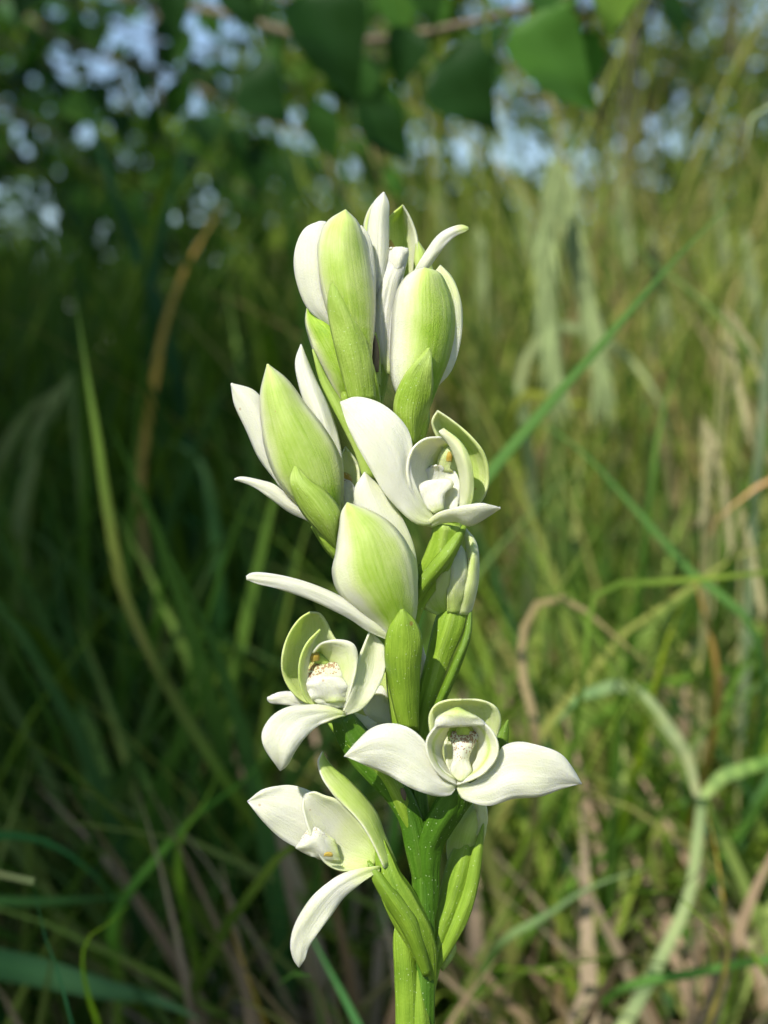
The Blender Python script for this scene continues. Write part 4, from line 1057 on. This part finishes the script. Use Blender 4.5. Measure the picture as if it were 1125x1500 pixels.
b5 = branch(T1, [(0, -80, 1.3), (120, 10, 1.3), (230, 60, 1.25), (330, 80, 1.2)], 0.005, 60, 5, 0.032, cols=(0, 1, 2, 3, 5))
b7 = branch(T1, [(120, -80, 1.1), (330, -30, 1.0), (480, 20, 0.95), (640, 90, 0.9), (740, 150, 0.9)], 0.004, 46, 17, 0.026, cols=(0, 1, 2, 3))
b8 = branch(T3, [(-60, 120, 1.2), (80, 200, 1.15), (220, 330, 1.1), (330, 400, 1.1)], 0.004, 46, 18, 0.028, cols=(0, 1, 1, 2, 3, 5))
b6 = branch(T1, [(300, -90, 0.9), (560, -60, 0.7), (800, -70, 0.6), (1000, -60, 0.6)], 0.006, 44, 6, 0.028, cols=(0, 1, 2))
# the large leaves, placed one by one: base px, tip px, distance, colour
for (bx, by, tx, ty, dist, kd, ci, nz, par) in [
    (450, -12, 512, 138, 0.44, 1, 0, 0.2, b1), (600, 40, 578, 122, 0.50, 1, 0, 0.1, b1), (752, 40, 872, 156, 0.44, 1, 2, 0.25, b1), (895, -42, 912, 48, 0.44, 0, 5, 0.3, b1),
    (640, 92, 742, 172, 0.46, 0, 0, 0.0, b1), (520, 146, 606, 222, 0.48, 2, 0, 0.2, b1), (352, 110, 432, 168, 0.55, 0, 0, 0.1, b2), (452, 148, 498, 226, 0.55, 2, 1, 0.3, b2),
    (612, -40, 650, 30, 0.5, 0, 1, 0.2, b1), (250, -30, 262, 50, 0.55, 2, 0, 0.2, b5), (330, -20, 372, 40, 0.55, 1, 0, 0.0, b5), (372, 210, 385, 282, 0.6, 2, 0, 0.1, b2),
    (800, 52, 842, 140, 0.46, 0, 2, 0.4, b1), (345, 185, 350, 236, 0.6, 1, 0, 0.2, b2), (90, 150, 150, 180, 0.7, 1, 3, 0.4, b3), (560, 250, 600, 285, 0.8, 2, 2, 0.1, b2)]:
    A_, T_ = at(bx, by, dist), at(tx, ty, dist)
    put_leaf(par, A_, T_ - A_, Vector((0.25, -1, nz)), (T_ - A_).length, kd, ci)

# --- bushes and trees behind
def crown(name, parent, centre, radii, n, size, palette, seed, gap=0.45, kind=True, lets_sun=None):
    rg = np.random.default_rng(seed)
    V, Fc, C = [], [], []
    nc = max(6, int(n / 90))
    cl = []
    while len(cl) < nc:
        p = rg.uniform(-1, 1, 3)
        if np.linalg.norm(p) < 1 and np.linalg.norm(p) > gap * rg.random():
            cl.append(p)
    cl = np.array(cl); cr_ = rg.uniform(0.16, 0.34, nc)
    for k in range(n):
        i = rg.integers(nc)
        p = cl[i] + rg.normal(0, 1, 3) * cr_[i] * 0.6
        c = np.array(centre) + p * np.array(radii)
        if c[2] < 0.02 or (lets_sun and lets_sun(c, rg)): continue
        a = rg.normal(0, 1, 3); a[2] -= 0.5; a /= np.linalg.norm(a)
        b = np.cross(a, rg.normal(0, 1, 3)); b /= np.linalg.norm(b)
        L = size * rg.uniform(0.6, 1.3); W_ = L * rg.uniform(0.25, 0.42)
        nn = np.cross(a, b) * W_ * 0.3
        b0 = len(V)
        V += [c, c + a * L * .5 - b * W_ + nn, c + a * L, c + a * L * .5 + b * W_ + nn]
        Fc += [(b0, b0 + 1, b0 + 2), (b0, b0 + 2, b0 + 3)]
        cc = np.array(palette[rg.integers(len(palette))]) * rg.uniform(0.7, 1.35)
        C += [cc] * 4
    o = mesh_obj(name, V, Fc, M['leaf'], parent, smooth=False, tint=np.array(C))
    if kind: o['kind'] = 'stuff'
    return o
BG = [(0.05, 0.11, 0.015), (0.07, 0.15, 0.02), (0.10, 0.18, 0.02), (0.04, 0.10, 0.02), (0.16, 0.24, 0.03)]
BD = [(0.03, 0.075, 0.012), (0.05, 0.11, 0.02), (0.04, 0.09, 0.02)]
BO = [(0.12, 0.16, 0.035), (0.15, 0.19, 0.05), (0.09, 0.14, 0.03), (0.2, 0.22, 0.09)]
def tree_thing(name, x, y, top, crowns, label, cat='bush', r=0.02, seed=0, pal=BG, size=0.05, lean=0.0, group=None, lets_sun=None):
    o = empty(name, (x, y, -0.02))
    tag(o, label, cat, group)
    wood(o, 'trunk', [Vector((x, y, -0.02)), Vector((x + lean * .3, y, top * .35)), Vector((x + lean * .7, y, top * .7)), Vector((x + lean, y, top))], [r, r * .85, r * .6, r * .2], 'bark', n=14)
    rg = random.Random(seed)
    for i, (cx, cy, cz, rx, ry, rz, n) in enumerate(crowns):
        wood(o, 'limb', [Vector((x + lean * .5, y, top * .45)), Vector((x + (cx) * .6, y + cy * .5, cz * .8)), Vector((x + cx, y + cy, cz + rz * .4))], [r * .5, r * .3, r * .1], 'bark', n=8, ns=6)
        crown('crown', o, (x + cx, y + cy, cz), (rx, ry, rz), n, size, pal, seed * 10 + i, lets_sun=lets_sun)
    return o
tree_thing('bush', -1.35, 2.6, 1.5, [(0, 0, 0.38, .75, .5, .42, 3800), (0.2, .1, 1.0, .7, .45, .4, 750)], 'dense dark bush filling the left edge behind the grass', seed=1, pal=BD, size=0.05)
tree_thing('bush', -0.55, 3.2, 1.6, [(0, 0, 0.40, .8, .5, .42, 4000), (-.1, .1, 0.95, .7, .45, .3, 700)], 'dark green bush behind the left of the orchid', seed=2, pal=BG, size=0.062)
tree_thing('bush', 0.62, 3.8, 1.3, [(0, 0, 0.40, .85, .5, .42, 3800), (0.05, 0, 0.92, .8, .4, .33, 700)], 'olive bush behind the top flowers, thin at its top', seed=3, pal=BO + BG, size=0.05)
tree_thing('bush', 0.95, 3.1, 1.2, [(-.1, 0, 0.38, .75, .35, .4, 3600), (0, 0, 0.82, .7, .35, .28, 900)], 'dark bush standing at the foot of the thin dark trunked tree', seed=14, pal=BD + BG[:2], size=0.05)
tree_thing('bush', 1.5, 3.6, 1.6, [(0, 0, 0.42, .8, .5, .45, 3600), (0, 0, .95, .8, .4, .35, 600)], 'olive bush at the right edge behind the straw', seed=4, pal=BO, size=0.045)
tree_thing('tree', 0.58, 3.0, 2.2, [(0.1, 0, 1.45, .8, .5, .4, 1200), (-.35, .2, 1.1, .5, .4, .3, 700)], 'thin dark trunked tree right of the top flowers', 'tree', r=0.021, seed=5, pal=BG, size=0.06, lean=-0.05)
tree_thing('tree', 1.35, 4.6, 3.0, [(0, 0, 1.55, 1.1, .6, .5, 1200), (-.8, .2, 1.3, .7, .5, .45, 600)], 'slender tree near the top right corner', 'tree', r=0.03, seed=6, pal=BO, size=0.07, lean=-0.35)
tree_thing('tree', -1.9, 5.0, 3.2, [(0, 0, 1.6, 1.1, .8, .7, 550), (.8, 0, 1.2, .8, .6, .5, 350)], 'tall tree far behind the left edge', 'tree', r=0.06, seed=7, pal=BG, size=0.09)
tree_thing('tree', 0.0, 6.2, 3.2, [(0, 0, 1.3, 1.5, .8, .6, 900), (-.5, 0, 2.0, 1.2, .6, .5, 350)], 'far tree behind the middle of the picture', 'tree', r=0.06, seed=8, pal=BG, size=0.10)
tree_thing('tree', 2.6, 6.5, 3.2, [(-.2, 0, 1.2, 1.3, .8, .6, 900), (.2, 0, 1.9, 1.1, .6, .5, 500)], 'far tree behind the right of the picture', 'tree', r=0.06, seed=9, pal=BO, size=0.10)
wds = crown('woods', None, (0, 12, 0.5), (9, 2.0, 1.0), 12000, 0.16, BG, 99, gap=0.0)
tag(wds, 'distant wood closing the view behind all the bushes', 'woods', None, 'stuff')
def shade_crown_cull(c, rg):
    """thins the added shade crown: no leaf where its shadow would reach the sunny side"""
    q = Vector(c) - to_sun * ((c[2] - 0.22) / to_sun.z)
    if math.hypot(q.x - 0.01, q.y + 0.02) < 0.17: return True
    if -0.2 < q.y < 0.75 and q.x > -0.02 - 0.02 * q.y: return True
    e = q.x / max(q.y + D0, 0.05) if q.y > -0.1 else (1 if q.x > -0.1 else -1)
    if e > -0.06 + 0.04 * math.sin(q.y * 9): return rg.random() < 0.99
    if noise.noise(Vector((q.x * 7, q.y * 5, 2.0))) > 0.17: return True
    return False
# unseen tree added to shade the left, its crown shaped to spare the orchid
tree_thing('tree', -2.3, -0.75, 2.6, [(0.72, -0.05, 2.15, .95, .95, .4, 8500), (0.9, 1.0, 1.95, .9, .8, .4, 6000), (1.75, 0.85, 2.0, .6, .6, .3, 1800)], 'unseen leafy tree added left of the picture to shade its left side', 'tree', r=0.08, seed=11, pal=BG, size=0.115, lets_sun=shade_crown_cull)
